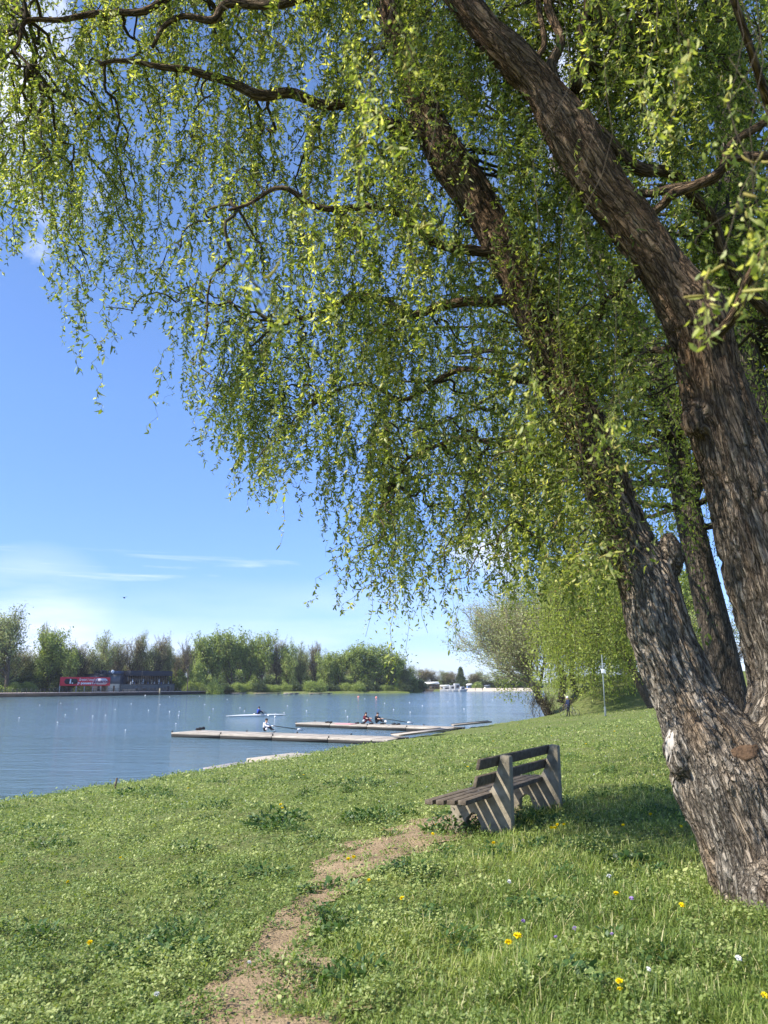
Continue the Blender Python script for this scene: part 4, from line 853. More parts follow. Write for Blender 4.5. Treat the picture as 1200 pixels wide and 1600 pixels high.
M_weed = leafmat('weed_leaf', [(0, (.025, .06, .018)), (.5, (.06, .12, .03)), (1, (.14, .2, .06))], .3, 1.3)
def weed(px, py, r, h, n, Lf_, label, seed, group=None, ratio=.42, name='weed_clump'):
    rs = np.random.default_rng(seed); x, y, z = ong(px, py); t_ = empty(name, (x, y, z), label=label, cat='weed', group=group)
    a_ = rs.uniform(0, 6.28, n); rr = r * np.sqrt(rs.random(n)); P = np.stack([rr * np.cos(a_) * 1.3, rr * np.sin(a_) * .8, h * rs.random(n) * np.clip(1.15 - (rr / r)**2, .1, 1)], 1)
    g = Geo(); ns_ = max(6, n // 12); q_ = np.linspace(0, 1, 4)[None, :, None]; tipp = P[:ns_]; g.add(*tubes(tipp[:, None, :] * np.array([.6, .6, 0]) * (1 - q_) + tipp[:, None] * q_, np.full((ns_, 4), .0022), 3)); 
    out = nrm(P * [1, 1, .2] + rs.normal(size=(n, 3)) * r * .7); L_ = Lf_ * rs.lognormal(0, .3, n); V, F = leaves(P, nrm(out + [0, 0, .25]), nrm(rs.normal(size=(n, 3)) * .5 + [0, 0, 1]), L_, L_ * ratio, -np.abs(rs.normal(.2, .2, n)))
    g.A = [np.full(len(g.V[0]), .3)]; g.add(V, F, np.repeat(np.clip(rs.normal(.5, .25, n), 0, 1), 6)); g.mk('foliage', M_weed, t_, tint=True); return t_
weed(438, 1290, .42, .26, 420, .085, 'dark leafy weed clump on the lawn left of the dirt patch', 1)
weed(600, 1278, .50, .14, 360, .07, 'low dark weed patch just above the dirt patch', 2)
weed(560, 1225, .6, .12, 260, .07, 'flat dark weed patch on the lawn behind the dirt patch', 3)
weed(722, 1300, .36, .34, 460, .075, 'leafy weeds growing under the near end of the bench seat', 4)
weed(765, 1296, .25, .28, 260, .05, 'yellowish weeds climbing the near concrete bench support', 5)
weed(828, 1284, .3, .16, 220, .06, 'dark weeds in the shade beneath the bench', 6)
weed(515, 1392, .22, .08, 110, .075, 'flat weed rosette at the edge of the path', 7)
weed(60, 1300, .7, .12, 300, .07, 'dark weed patch at the left edge of the lawn', 8)
weed(230, 1240, .8, .14, 260, .08, 'long dark weed patch near the lake edge', 9)
weed(985, 1350, .22, .12, 150, .045, 'light green clover patch left of the big trunk', 10, ratio=.8)
weed(880, 1530, .2, .10, 60, .07, 'broad leaved plantain in front of the white daisy', 11, ratio=.5)
weed(770, 1235, .3, .1, 60, .05, 'small weeds behind the bench', 12)
wk = weed(330, 1420, .15, .08, 190, .028, 'small dark weed clump growing in the lawn', 30, 'small dark weed clumps scattered over the lawn')
for i in range(120):
    Yd = 5 + 20 * rng.random()**1.2; x = rng.uniform(-.5, .42) * Yd
    if dshore(x, Yd) > SHD - 1 or pathd(x, Yd) > -.2: continue
    s_ = rng.uniform(.6, 1.9); o = dup(wk, (x, Yd, Gf(x, Yd)), rng.uniform(0, 6), (s_, s_, s_ * rng.uniform(.6, 1.2)))
# dandelions and other small flowers, each a thing
M_yel = mat('dandelion_yellow', (.80, .62, .01), .8, .1); M_stem = mat('flower_stem', (.12, .2, .04), .6, .3); M_white = mat('flower_white', (.75, .75, .72), .8, .1); M_vio = mat('flower_violet', (.42, .30, .55), .8, .1)
def flower(mt, r, name):
    t_ = empty(name, (0, 0, 0)); g = Geo(); g.tube([(0, 0, -.02), (.004, 0, .05), (0, .003, .10)], [.002, .0018, .0016], 5); g.mk('stem', M_stem, t_)
    g = Geo(); rs = np.random.default_rng(2); n = 70; d = nrm(np.stack([rs.normal(size=n), rs.normal(size=n), np.abs(rs.normal(size=n)) * (.6 if name != 'seed_head' else 1.2) + .05], 1))
    V, F = leaves(np.tile([0, 0, .10], (n, 1)) + d * r * .1, d, nrm(np.cross(d, rs.normal(size=(n, 3)))), np.full(n, r), np.full(n, r * .38), rs.normal(.1, .15, n)); g.add(V, F); g.ball((0, 0, .098), r * .42, 8, 6); g.mk('flower_head', mt, t_); return [t_, False]
FK = {'dandelion': flower(M_yel, .021, 'dandelion'), 'seed_head': flower(M_white, .02, 'seed_head'), 'daisy': flower(M_white, .012, 'daisy'), 'violet': flower(M_vio, .012, 'violet')}
def plant(kind, px, py, label, group, s=1.0):
    x, y, z = ong(px, py + 8); f = FK[kind]
    if f[1]: o = dup(f[0], (x, y, z), rng.uniform(0, 6), (s, s, s))
    else: o = f[0]; f[1] = True; o.location = (x, y, z); o.scale = (s, s, s)
    o.rotation_euler = (rng.normal(0, .2) + .3, rng.normal(0, .2), rng.uniform(0, 6)); o.name = kind + '_flower'; tag(o, label, 'flower', group)
fl = [('dandelion', 803, 1492, 'largest yellow dandelion, low in the grass in front', 1.3), ('dandelion', 797, 1497, 'yellow dandelion touching the largest one', 1.1), ('dandelion', 965, 1412, 'yellow dandelion below the white seed head', 1), ('dandelion', 1056, 1430, 'yellow dandelion just in front of the big trunk', 1.1), ('dandelion', 971, 1560, 'yellow dandelion at the bottom right of the lawn', 1), ('dandelion', 975, 1566, 'yellow dandelion touching another at bottom right', .8),
 ('dandelion', 545, 1353, 'yellow dandelion at the near tip of the dirt patch', 1.1), ('dandelion', 553, 1350, 'yellow dandelion right beside its twin at the dirt patch tip', 1.1), ('dandelion', 637, 1416, 'single yellow dandelion right of the bare path', 1), ('dandelion', 578, 1380, 'yellow dandelion between path and grass', .8), ('dandelion', 143, 1487, 'yellow dandelion in the weeds left of the path', 1), ('dandelion', 672, 1310, 'yellow dandelion at the right edge of the dirt patch', 1.1), ('dandelion', 684, 1292, 'yellow dandelion under the bench front', 1), ('dandelion', 771, 1323, 'yellow dandelion in the grass before the bench', 1),
 ('dandelion', 868, 1303, 'yellow dandelion behind right leg of the bench, brightest', 1.2), ('dandelion', 878, 1292, 'yellow dandelion right of the bench, farther', 1), ('dandelion', 862, 1296, 'yellow dandelion closest to the far bench support', 1), ('dandelion', 885, 1293, 'yellow dandelion farthest right of the bench group', 1), ('dandelion', 976, 1296, 'yellow dandelion in the grass shade left of the trunk', 1), ('dandelion', 1062, 1297, 'yellow dandelion beside the trunk base', 1), ('dandelion', 112, 1382, 'small yellow dandelion on the left lawn', .9), ('dandelion', 185, 1345, 'yellow dandelion halfway up the left lawn', .9), ('dandelion', 1020, 1275, 'yellow dandelion in the tree shade', 1), ('dandelion', 1180, 1570, 'yellow dandelion in the bottom right corner', .9),
 ('seed_head', 955, 1385, 'white dandelion seed head above the yellow flower', 1.1), ('seed_head', 789, 1385, 'white dandelion seed head in the middle of the right lawn', 1), ('daisy', 991, 1538, 'white daisy in the front right grass', 1.3), ('daisy', 1137, 1532, 'white daisy near the right bottom edge', 1.6), ('daisy', 380, 1520, 'tiny white daisy beside the path', 1), ('daisy', 246, 1582, 'tiny white daisy at the bottom left of the path', 1.3),
 ('violet', 985, 1424, 'violet flower right of the yellow dandelion', 1.4), ('violet', 815, 1456, 'violet flower above the largest dandelion', 1.2), ('violet', 905, 1466, 'violet flower in the middle of the front grass', 1.2), ('violet', 960, 1480, 'violet flower in the front right grass', 1), ('violet', 875, 1485, 'small violet flower behind the plantain', 1)]
for k_, px, py, lab, s in fl: plant(k_, px, py, lab, {'dandelion': 'yellow dandelions in the lawn', 'seed_head': 'dandelion seed heads', 'daisy': 'daisies in the lawn', 'violet': 'violet flowers in the lawn'}[k_], s)
for i in range(150):
    Yd = 14 + 60 * rng.random()**1.3; x = rng.uniform(-.3, .38) * Yd; d = dshore(x, Yd)
    if d > SHD - 2: continue
    f = FK['dandelion' if i % 5 == 0 else 'daisy']; s = np.interp(Yd, [14, 70], [1.2, 3.2]) if i % 5 else 1.5
    o = dup(f[0], (x, Yd, Gf(x, Yd)), rng.uniform(0, 6), (s, s, 1.1)); o.name = 'dandelion_flower' if i % 5 == 0 else 'daisy_flower'
    tag(o, 'tiny yellow flower far up the lawn' if i % 5 == 0 else 'tiny white flower far up the lawn', 'flower', 'tiny flowers far up the lawn')

# ------------------------------------------------------------------ piers and slabs
M_deck = mat('pier_deck', (.50, .44, .36), .9, .2, noise=(1.3, .5, (.33, .29, .24))); M_rim = mat('pier_rim', (.03, .028, .025), .7, .3); M_whiteh = mat('hull_white', (.78, .78, .76), .3, .5); M_pmat = mat('pink_mat', (.65, .25, .28), .8)
def pier(name, label, fl_, fr_, width, nseg, ztop):
    a = np.array(onz(*fl_, ztop)); b = np.array(onz(*fr_, ztop)); u_ = (b - a) / np.linalg.norm(b - a); n_ = np.array([-u_[1], u_[0]]); L_ = np.linalg.norm(b - a); t_ = empty(name, (a[0], a[1], WZ), label=label, cat='pier'); ang = math.atan2(u_[1], u_[0])
    for i in range(nseg):
        c = a + u_ * (i + .5) * L_ / nseg + n_ * width / 2 - a; l_ = L_ / nseg - .06
        g = Geo(); g.box((c[0], c[1], ztop - WZ - .05), (l_, width, .10), ang); g.mk('deck_section', M_deck, t_, bevel=.01)
        for k_ in range(int(l_ / 1.2)):
            e_ = c - u_ * l_ / 2 + u_ * (k_ + .6) * 1.2; g = Geo(); g.box((e_[0], e_[1], ztop - WZ + .001), (.035, width - .02, .006), ang); g.mk('plank_joint', M_rim, t_)
        g = Geo(); g.box((c[0], c[1], ztop - WZ - .20), (l_ - .02, width - .04, .20), ang); g.mk('float', M_rim, t_)
        g = Geo(); e = c - u_ * l_ / 2
        for s in (.1, width - .1): g.tube([(e[0] + n_[0] * (s - width / 2), e[1] + n_[1] * (s - width / 2), ztop - WZ - .001), (e[0] + n_[0] * (s - width / 2), e[1] + n_[1] * (s - width / 2), ztop - WZ + .12)], .05, 6)
        g.mk('cleat', M_rim, t_)
    return a, b, u_, n_, t_
pa, pb, pu, pn, _ = pier('rowing_pier', 'long pale floating pier nearest the lawn, with dark rim', (267, 1144.5), (606, 1156.5), 3.2, 4, WZ + .30)
qa, qb, qu, qn, _ = pier('rowing_pier', 'farther pale floating pier, with the pair of rowers', (461, 1129.5), (700, 1138.5), 2.8, 4, WZ + .30)
def gang(name, label, a, b, w_, za, zb):
    t_ = empty(name, (a[0], a[1], za), label=label, cat='gangway'); d = np.array([b[0] - a[0], b[1] - a[1]]); L_ = np.linalg.norm(d); u_ = d / L_; n_ = np.array([-u_[1], u_[0]])
    V = np.array([[*(s * n_ * w_ / 2 + k * d), k * (zb - za) + h] for h in (0, .08) for k in (0, 1) for s in (-1, 1)]); mk('ramp', V, [[[0, 1, 3, 2], [4, 6, 7, 5], [0, 2, 6, 4], [1, 5, 7, 3], [0, 4, 5, 1], [2, 3, 7, 6]]], M_deck, t_)
    for s in (-1, 1):
        g = Geo(); e = s * n_ * (w_ / 2 + .03); g.tube([(e[0], e[1], .10), (e[0] + d[0], e[1] + d[1], zb - za + .10)], .022, 6); g.mk('side_rail', M_rim, t_)
a = pb - pu * .3 + pn * 1.6; b = a + np.array([3.3, 1.2]); gang('gangway', 'short ramp from the nearest pier to the grassy bank', a, b, 1.4, WZ + .44, WZ + .75)
a = qb - qu * .3 + qn * 1.2; b = a + np.array([3.0, .2]); gang('gangway', 'ramp from the farther pier to the grassy bank', a, b, 1.3, WZ + .44, WZ + .7)
def slab(px0, px1, py, wd, lab, zt, mt):
    a = np.array(onz(px0, py, zt)); b = np.array(onz(px1, py - 9, zt)); c = (a + b) / 2; d = b - a; g = Geo(); g.box((0, 0, -.25), (np.linalg.norm(d), wd, .5), math.atan2(d[1], d[0])); o = g.mk('concrete_slab', mt, bevel=.03, loc=(c[0], c[1], zt)); tag(o, lab, 'slab', 'concrete slabs at the water edge')
slab(420, 490, 1187, 2.6, 'pale concrete slab on the bank below the nearest pier', WZ + .40, M_deck)
slab(350, 400, 1201, 2.2, 'flat wet slab just awash at the lake edge', WZ + .06, mat('wet_slab', (.34, .29, .29), .5, .4, noise=(2, .3, (.24, .21, .2))))
g = Geo(); x, y = onz(568, 1127, WZ); 
def small_item(name, lab, px, py, size, mt, z, cat='item', group=None, rz=.3):
    x, y = onz(px, py, z); g = Geo(); g.box((0, 0, size[2] / 2), size, rz); g.box((size[0] * .22, 0, size[2] * 1.05), (size[0] * .45, size[1] * .7, size[2] * .5), rz); o = g.mk(name, mt, bevel=min(size) * .2, loc=(x, y, z + .003)); tag(o, lab, cat, group)
zt = WZ + .30
g = Geo(); x, y = onz(540, 1131.5, zt); g.box((0, 0, .02), (1.7, .9, .04), math.atan2(qu[1], qu[0])); tag(g.mk('mat', M_pmat, loc=(x, y, zt + .003), bevel=.01), 'pink mat lying on the farther pier', 'mat')
shoes = mat('shoe_black', (.02, .02, .022), .7)
for px, py, lab in ((310, 1141, 'black bundle near the free end of the nearest pier'), (316, 1140, 'larger black bundle beside its neighbour on the nearest pier')): small_item('bag', lab, px, py, (.4, .3, .16), shoes, zt, 'bag', 'black bundles on the nearest pier')
for px, lab in ((511, 'left of the pink mat'), (516, 'beside another, left of the pink mat'), (558, 'just left of the two rowers'), (567, 'below the long-haired rower'), (580, 'between the two rowers'), (597, 'right of the two rowers'), (615, 'farther right of the two rowers'), (622, 'rightmost on the farther pier')):
    small_item('shoes', 'black pair of shoes on the farther pier, ' + lab, px, 1129.5 + (px - 511) * .028, (.32, .26, .11), shoes, zt, 'shoes', 'shoes on the farther pier')

# ------------------------------------------------------------------ people
M_skin = mat('skin', (.52, .32, .22), .6, .3); M_hair = mat('hair_dark', (.03, .02, .015), .7); M_navy = mat('cloth_navy', (.02, .028, .06), .9, .1); M_dkcl = mat('cloth_black', (.015, .016, .02), .9, .1); M_wcl = mat('cloth_white', (.75, .76, .80), .9, .1); M_blue = mat('cloth_blue', (.03, .06, .28), .9, .1); M_mar = mat('cloth_maroon', (.12, .02, .03), .9, .1); M_lb = mat('cloth_pale_blue', (.45, .52, .62), .9, .1)
def person(loc, rz, J, cols, label, hair=M_hair, hat=None, hairlong=False):
    """J: joints dict in metres, local frame facing +X. cols: shirt, trouser, skin by bone"""
    t_ = empty('person', loc, rz, label=label, cat='person')
    names = ['pelvis', 'waist', 'chest', 'neck', 'chin', 'head', 'crown_', 'hipL', 'kneeL', 'ankleL', 'toeL', 'hipR', 'kneeR', 'ankleR', 'toeR', 'shL', 'elL', 'wrL', 'haL', 'shR', 'elR', 'wrR', 'haR']
    rad = dict(pelvis=.15, waist=.13, chest=.155, neck=.06, chin=.075, head=.095, crown_=.07, hip=.095, knee=.06, ankle=.042, toe=.035, sh=.065, el=.045, wr=.030, ha=.028)
    E = [('pelvis', 'waist'), ('waist', 'chest'), ('chest', 'neck'), ('neck', 'chin'), ('chin', 'head'), ('head', 'crown_')]
    for s in 'LR': E += [('pelvis', 'hip' + s), ('hip' + s, 'knee' + s), ('knee' + s, 'ankle' + s), ('ankle' + s, 'toe' + s), ('chest', 'sh' + s), ('sh' + s, 'el' + s), ('el' + s, 'wr' + s), ('wr' + s, 'ha' + s)]
    me = bpy.data.meshes.new('p'); me.from_pydata([J[n] for n in names], [(names.index(a), names.index(b)) for a, b in E], [])
    o = bpy.data.objects.new('p', me); C.objects.link(o); md = o.modifiers.new('k', 'SKIN'); md.use_smooth_shade = True
    for i, n in enumerate(names):
        r = rad.get(n, rad.get(n.rstrip('LR'), .05)); sv = me.skin_vertices[0].data[i]; sv.radius = (r, r); sv.use_root = (i == 0)
    o.modifiers.new('s', 'SUBSURF').levels = 1; dg = bpy.context.evaluated_depsgraph_get(); ev = o.evaluated_get(dg); me2 = bpy.data.meshes.new_from_object(ev); bpy.data.objects.remove(o)
    ob = bpy.data.objects.new('body', me2); C.objects.link(ob); ob.parent = t_; me2.materials.clear()
    mats = [M_skin, cols[0], cols[1], shoes]
    for m_ in mats: me2.materials.append(m_)
    segs = [(np.array(J[a]), np.array(J[b]), a, b) for a, b in E]
    for p_ in me2.polygons:
        c = np.array(p_.center); best = (9, None)
        for A_, B_, a, b in segs:
            d = B_ - A_; t2 = np.clip(((c - A_) @ d) / (d @ d + 1e-9), 0, 1); dist = np.linalg.norm(c - A_ - t2 * d)
            if dist < best[0]: best = (dist, b)
        b = best[1]; p_.material_index = 0 if b in ('chin', 'head', 'crown_') or b[:2] in ('wr', 'ha') and not cols[2] or b[:2] == 'ha' else 2 if b[:2] in ('hi', 'kn', 'an') else 3 if b[:2] == 'to' else 1
        p_.use_smooth = True
    g = Geo(); h = np.array(J['head']) + (np.array(J['crown_']) - np.array(J['head'])) * .35; g.ball(h + [-.02, 0, .035], (.108, .10, .10), 12, 8)
    if hairlong: g.tube([h + [-.06, 0, .03], h + [-.12, 0, -.1], h + [-.13, 0, -.24]], [.07, .06, .02], 8)
    g.mk('hair', hat or hair, t_, smooth=True)
    g = Geo(); f_ = np.array(J['head']); g.ball(f_ + [.097, 0, -.02], (.02, .013, .02), 8, 6); g.mk('nose', M_skin, t_, smooth=True)
    return t_
stand = dict(pelvis=(0, 0, .93), waist=(.01, 0, 1.08), chest=(.03, 0, 1.30), neck=(.05, 0, 1.46), chin=(.08, 0, 1.53), head=(.10, 0, 1.61), crown_=(.10, 0, 1.69), hipL=(0, .09, .86), kneeL=(.04, .09, .48), ankleL=(-.02, .09, .09), toeL=(.12, .10, .04), hipR=(0, -.09, .86), kneeR=(.08, -.10, .47), ankleR=(.08, -.1, .09), toeR=(.22, -.11, .04),
             shL=(.03, .19, 1.39), elL=(.08, .22, 1.12), wrL=(.28, .18, 1.02), haL=(.36, .17, 1.01), shR=(.03, -.19, 1.39), elR=(.06, -.23, 1.12), wrR=(.26, -.2, 1.0), haR=(.34, -.19, 0.99))
x, y, z = ong(889, 1120); px0, py0, pz0 = x, y, z
person((x, y, z), R(200), stand, (M_navy, M_dkcl, True), 'person in dark clothes and pale cap standing with a bicycle on the lawn', hat=M_wcl)
sit = dict(pelvis=(0, 0, .12), waist=(.04, 0, .27), chest=(.10, 0, .48), neck=(.15, 0, .63), chin=(.18, 0, .70), head=(.20, 0, .78), crown_=(.20, 0, .86), hipL=(.06, .09, .12), kneeL=(.42, .10, .38), ankleL=(.72, .10, .13), toeL=(.80, .10, .20), hipR=(.06, -.09, .12), kneeR=(.42, -.10, .38), ankleR=(.72, -.10, .13), toeR=(.80, -.10, .20),
           shL=(.11, .19, .56), elL=(.36, .24, .42), wrL=(.60, .26, .40), haL=(.67, .25, .40), shR=(.11, -.19, .56), elR=(.36, -.24, .42), wrR=(.60, -.26, .40), haR=(.67, -.25, .40))
M_oar = mat('oar_black', (.02, .02, .02), .4); M_blade = mat('oar_blade', (.6, .6, .62), .4)
def scull(loc, rz, L_, label, seats=(0,)):
    t_ = empty('rowing_boat', loc, rz, label=label, cat='boat'); st_ = []
    for q_ in np.linspace(-1, 1, 21):
        w_ = .27 * (1 - abs(q_)**2.2) + .012; st_.append([(q_ * L_ / 2, w_ * math.cos(a), (.04 + (.18 if math.sin(a) < 0 else .12) * math.sin(a) * (1 - .9 * abs(q_)**3))) for a in np.linspace(0, 2 * math.pi, 12, endpoint=False)])
    V = np.array(st_).reshape(-1, 3); idx = np.arange(21 * 12).reshape(21, 12); a = idx[:-1]; b = idx[1:]; q_ = np.stack([a, np.roll(a, -1, 1), np.roll(b, -1, 1), b], -1).reshape(-1, 4); mk('hull', V, [q_, [list(idx[0][::-1]), list(idx[-1])]], M_whiteh, t_, smooth=True)
    for s in seats:
        g = Geo(); g.box((s, 0, .19), (.24, .28, .05)); g.mk('seat', M_rim, t_, bevel=.01)
        for sd_ in (-1, 1): g = Geo(); g.tube([(s + .35, sd_ * .2, .14), (s + .5, sd_ * .8, .24), (s + .65, sd_ * .2, .14)], .018, 5); g.mk('rigger', M_rim, t_)
    return t_
def oar(p0, p1, label, group=None):
    p0 = np.array(p0, float); p1 = np.array(p1, float); t_ = empty('oar', p0, label=label, cat='oar', group=group); d = p1 - p0; u_ = d / np.linalg.norm(d)
    g = Geo(); g.tube([(0, 0, 0), tuple(d * .8)], .03, 6); g.mk('shaft', M_oar, t_); g = Geo(); g.tube([tuple(d * .8), tuple(d * .86), tuple(d)], [.03, .10, .07], 6); g.mk('blade', M_blade, t_)
def crew(px, py, rz, L_, label, people, zoff=0, shift=0):
    x, y = onz(px, py, WZ); c, s = math.cos(rz), math.sin(rz); seats = [p[0] for p in people]; scull((x + c * shift, y + s * shift, WZ + .06), rz, L_, label, [q - shift for q in seats])
    for off, cols, lab, hl, oars in people:
        bx, by = x + c * off, y + s * off; person((bx, by, WZ + .16), rz, sit, cols, lab, hairlong=hl)
        for sd_, (dx, dz), ol in oars:
            hx, hy = bx + c * .66 - s * sd_ * .2, by + s * .66 + c * sd_ * .2; ex, ey = bx + c * dx - s * sd_ * 2.3, by + s * dx + c * sd_ * 2.3; oar((hx, hy, WZ + .56), (ex, ey, WZ + dz), ol)
crew(402, 1119, R(35), 7.8, 'slim white scull with a rower in blue, out on the open water', [(0, (M_blue, M_navy, False), 'rower in a blue top sitting in the scull on open water', False, [(1, (.6, .1), 'far oar of the rower in blue'), (-1, (.3, .1), 'near oar of the rower in blue')])])
ang1 = math.atan2(pu[1], pu[0]); c0 = pa + pu * (np.linalg.norm(pb - pa) * .45) + pn * 3.75
def crew_w(c0, rz, L_, label, people, shift=0):
    c, s = math.cos(rz), math.sin(rz); scull((c0[0] + c * shift, c0[1] + s * shift, WZ + .06), rz, L_, label, [p[0] - shift for p in people])
    for off, cols, lab, hl, oars in people:
        bx, by = c0[0] + c * off, c0[1] + s * off; person((bx, by, WZ + .30), rz, sit, cols, lab, hairlong=hl)
        for sd_, (dx, dz), ol in oars:
            hx, hy = bx + c * .66 - s * sd_ * .2, by + s * .66 + c * sd_ * .2; oar((hx, hy, WZ + .72), (bx + c * dx - s * sd_ * 2.2, by + s * dx + c * sd_ * 2.2, WZ + dz), ol)
# place the seated rowers so that they line up with the columns in the photograph
def col_on(a, u_, n_, off, px):   # distance along pier line for a picture column
    best = min(np.linspace(0, 30, 601), key=lambda s: abs(proj(np.array([*(a + u_ * s + n_ * off), WZ + .5]))[0] - px)); return a + u_ * best + n_ * off
c0 = col_on(pa, pu, pn, 3.65, 413); crew_w(c0, ang1, 8.2, 'long white scull moored along the far side of the nearest pier', [(0, (M_wcl, M_dkcl, True), 'rower in a white shirt leaning forward beside the nearest pier', False, [(1, (1.9, .35), 'far oar of the rower in white'), (-1, (1.7, .62), 'near oar of the rower in white')])], shift=1.4)
ang2 = math.atan2(qu[1], qu[0]); c0 = col_on(qa, qu, qn, 3.25, 569); c1 = col_on(qa, qu, qn, 3.25, 587); dd_ = float(np.linalg.norm(c1 - c0))
crew_w(c0, ang2, 10, 'white double scull moored along the far side of the farther pier', [(0, (M_mar, M_mar, False), 'long-haired rower in maroon, left of the pair', True, [(-1, (1.5, .6), 'oar of the rower in maroon')]), (dd_, (M_dkcl, M_dkcl, False), 'rower in a black top, right of the pair', False, [(1, (2.4, .3), 'far oar of the rower in black'), (-1, (2.6, .6), 'near oar of the rower in black')])], shift=.8)

# bicycle
bk = empty('bicycle', (px0, py0 - .35, pz0), R(185), label='dark bicycle held by the standing person at the end of the lawn', cat='bicycle')
M_frame = mat('bike_frame', (.05, .06, .07), .4, .5); M_tyre = mat('tyre', (.02, .02, .02), .8)
for xx in (-.55, .55):
    g = Geo(); an = np.linspace(0, 2 * math.pi, 25); pts = np.array([(xx + .33 * math.cos(a), 0, .34 + .33 * math.sin(a)) for a in an]); g.tube(pts, .02, 6, cap=False); wheel = g.mk('wheel', M_tyre, bk, smooth=True)
    g = Geo()
    for a in np.linspace(0, 2 * math.pi, 14, endpoint=False): g.tube([(xx, 0, .34), (xx + .32 * math.cos(a), 0, .34 + .32 * math.sin(a))], .003, 3)
    g.mk('spokes', mat('spoke', (.5, .5, .5), .4, .5, .8), wheel)
g = Geo()
for a, b in (((-.55, .34), (-.18, .36)), ((-.55, .34), (-.28, .82)), ((-.18, .36), (-.28, .86)), ((-.18, .36), (.32, .80)), ((-.27, .80), (.30, .88)), ((.55, .34), (.31, .95))): g.tube([(a[0], 0, a[1]), (b[0], 0, b[1])], .02, 6)
g.mk('frame', M_frame, bk); g = Geo(); g.ball((-.29, 0, .92), (.13, .07, .035)); g.mk('saddle', M_dkcl, bk, smooth=True); g = Geo(); g.tube([(.22, -.28, 1.02), (.33, -.12, 1.0), (.33, .12, 1.0), (.22, .28, 1.02)], .015, 6); g.mk('handlebar', M_frame, bk); g = Geo(); g.tube([(-.18, -.1, .22), (-.18, -.04, .36), (-.18, .04, .36), (-.18, .1, .50)], .012, 5); g.mk('pedals', M_frame, bk)
# lamp post
x, y, z = ong(946, 1119); lp = empty('metal_pole', (x, y, z), label='thin grey metal pole with a small white box, standing on the lawn before the levee', cat='pole'); M_gal = mat('galvanised', (.20, .23, .23), .6, .4, .3, noise=(3, .2, (.15, .18, .17)))
g = Geo(); g.tube([(0, 0, -.2), (0, 0, 2.0), (0, 0, 4.6)], [.055, .045, .035], 10); g.mk('pole', M_gal, lp, smooth=True); g = Geo(); g.box((0, -.08, 3.35), (.24, .14, .32)); g.mk('control_box', mat('box_white', (.6, .62, .62), .6), lp, bevel=.01); g = Geo(); g.box((0, 0, .35), (.13, .13, .7)); g.mk('base_sleeve', M_gal, lp, bevel=.01)
# brick pillar on the levee
x = P3(988, 1079, 97)[0]; z = Gf(x, 97); bp = empty('brick_pillar', (x, 97, z), label='square brick pillar with a flat cap on top of the levee', cat='pillar')
g = Geo(); g.box((0, 0, .9), (.62, .62, 2.0)); pl = g.mk('shaft', None, bp)
m = bpy.data.materials.new('brick'); m.use_nodes = True; t = m.node_tree; p = t.nodes['Principled BSDF']; co = nd(t, 'ShaderNodeTexCoord'); mp_ = nd(t, 'ShaderNodeMapping'); mp_.inputs['Rotation'].default_value = (R(90), 0, 0); lk(t, co.outputs['Object'], mp_.inputs[0]); br = nd(t, 'ShaderNodeTexBrick', i_Scale=4.0); br.inputs['Color1'].default_value = (.36, .22, .15, 1); br.inputs['Color2'].default_value = (.28, .17, .12, 1); br.inputs['Mortar'].default_value = (.4, .37, .33, 1); lk(t, mp_.outputs[0], br.inputs['Vector']); lk(t, br.outputs[0], p.inputs['Base Color']); p.inputs['Roughness'].default_value = .9
pl.data.materials.append(m); g = Geo(); g.box((0, 0, 1.95), (.8, .8, .12)); g.mk('cap', M_conc, bp, bevel=.01)
# small post near the water, left
x, y, z = ong(179, 1232); g = Geo(); g.tube([(0, 0, -.3), (.02, 0, .12), (.05, .01, .32)], [.035, .033, .03], 7); tag(g.mk('mooring_stake', M_slat, loc=(x, y, z)), 'short dark wooden stake at the lake edge on the left', 'stake')
# buoys
M_bw = mat('buoy_white', (.62, .62, .62), .6); M_bo = mat('buoy_orange', (.75, .25, .18), .4)
def buoy(px, py, mt, r, lab, gp):
    x, y = onz(px, py, WZ); t_ = empty('lane_buoy', (x, y, WZ), label=lab, cat='buoy', group=gp); g = Geo(); g.ball((0, 0, r * .4), r, 10, 8); g.mk('float', mt, t_, smooth=True); return t_
b0 = None
wb = [(227, 1087), (265, 1089), (312, 1088), (62, 1102), (102, 1117), (145, 1119), (165, 1118), (90, 1129), (180, 1109), (232, 1110), (95, 1099), (265, 1112), (280, 1112), (279, 1118), (327, 1121), (333, 1108), (375, 1106), (382, 1111), (444, 1114), (449, 1103), (540, 1111), (543, 1120), (479, 1111), (615, 1109), (641, 1113), (601, 1099), (570, 1092), (320, 1101), (196, 1141), (205, 1100), (30, 1122), (412, 1130), (660, 1103), (700, 1097), (770, 1094), (640, 1098), (725, 1108), (250, 1101), (355, 1093), (480, 1094), (275, 1131), (120, 1108)]
for px, py in wb:
    r = .05 + .0008 * max(0, 1140 - py)
    if b0 is None: b0 = buoy(px, py, M_bw, .17, 'small round white buoy floating on the lake', 'white lane buoys'); continue
    x, y = onz(px, py, WZ); dup(b0, (x, y, WZ), 0, (r / .17,) * 3)
b0.scale = (1.1,) * 3
buoy(560, 1089.5, M_bo, .26, 'orange buoy left of its twin near the wooded point', 'orange buoys'); buoy(588, 1090.5, M_bo, .28, 'orange buoy right of its twin near the wooded point', 'orange buoys')
x, y = onz(430, 1121, WZ); g = Geo(); g.ball((0, 0, .06), (.12, .12, .10), 10, 6); g.tube([(0, 0, .1), (0, 0, .40), (0, 0, .46)], [.07, .04, .01], 8); tag(g.mk('marker_buoy', M_bw, loc=(x, y, WZ), smooth=True), 'tall white marker buoy right of the rower in blue', 'buoy')

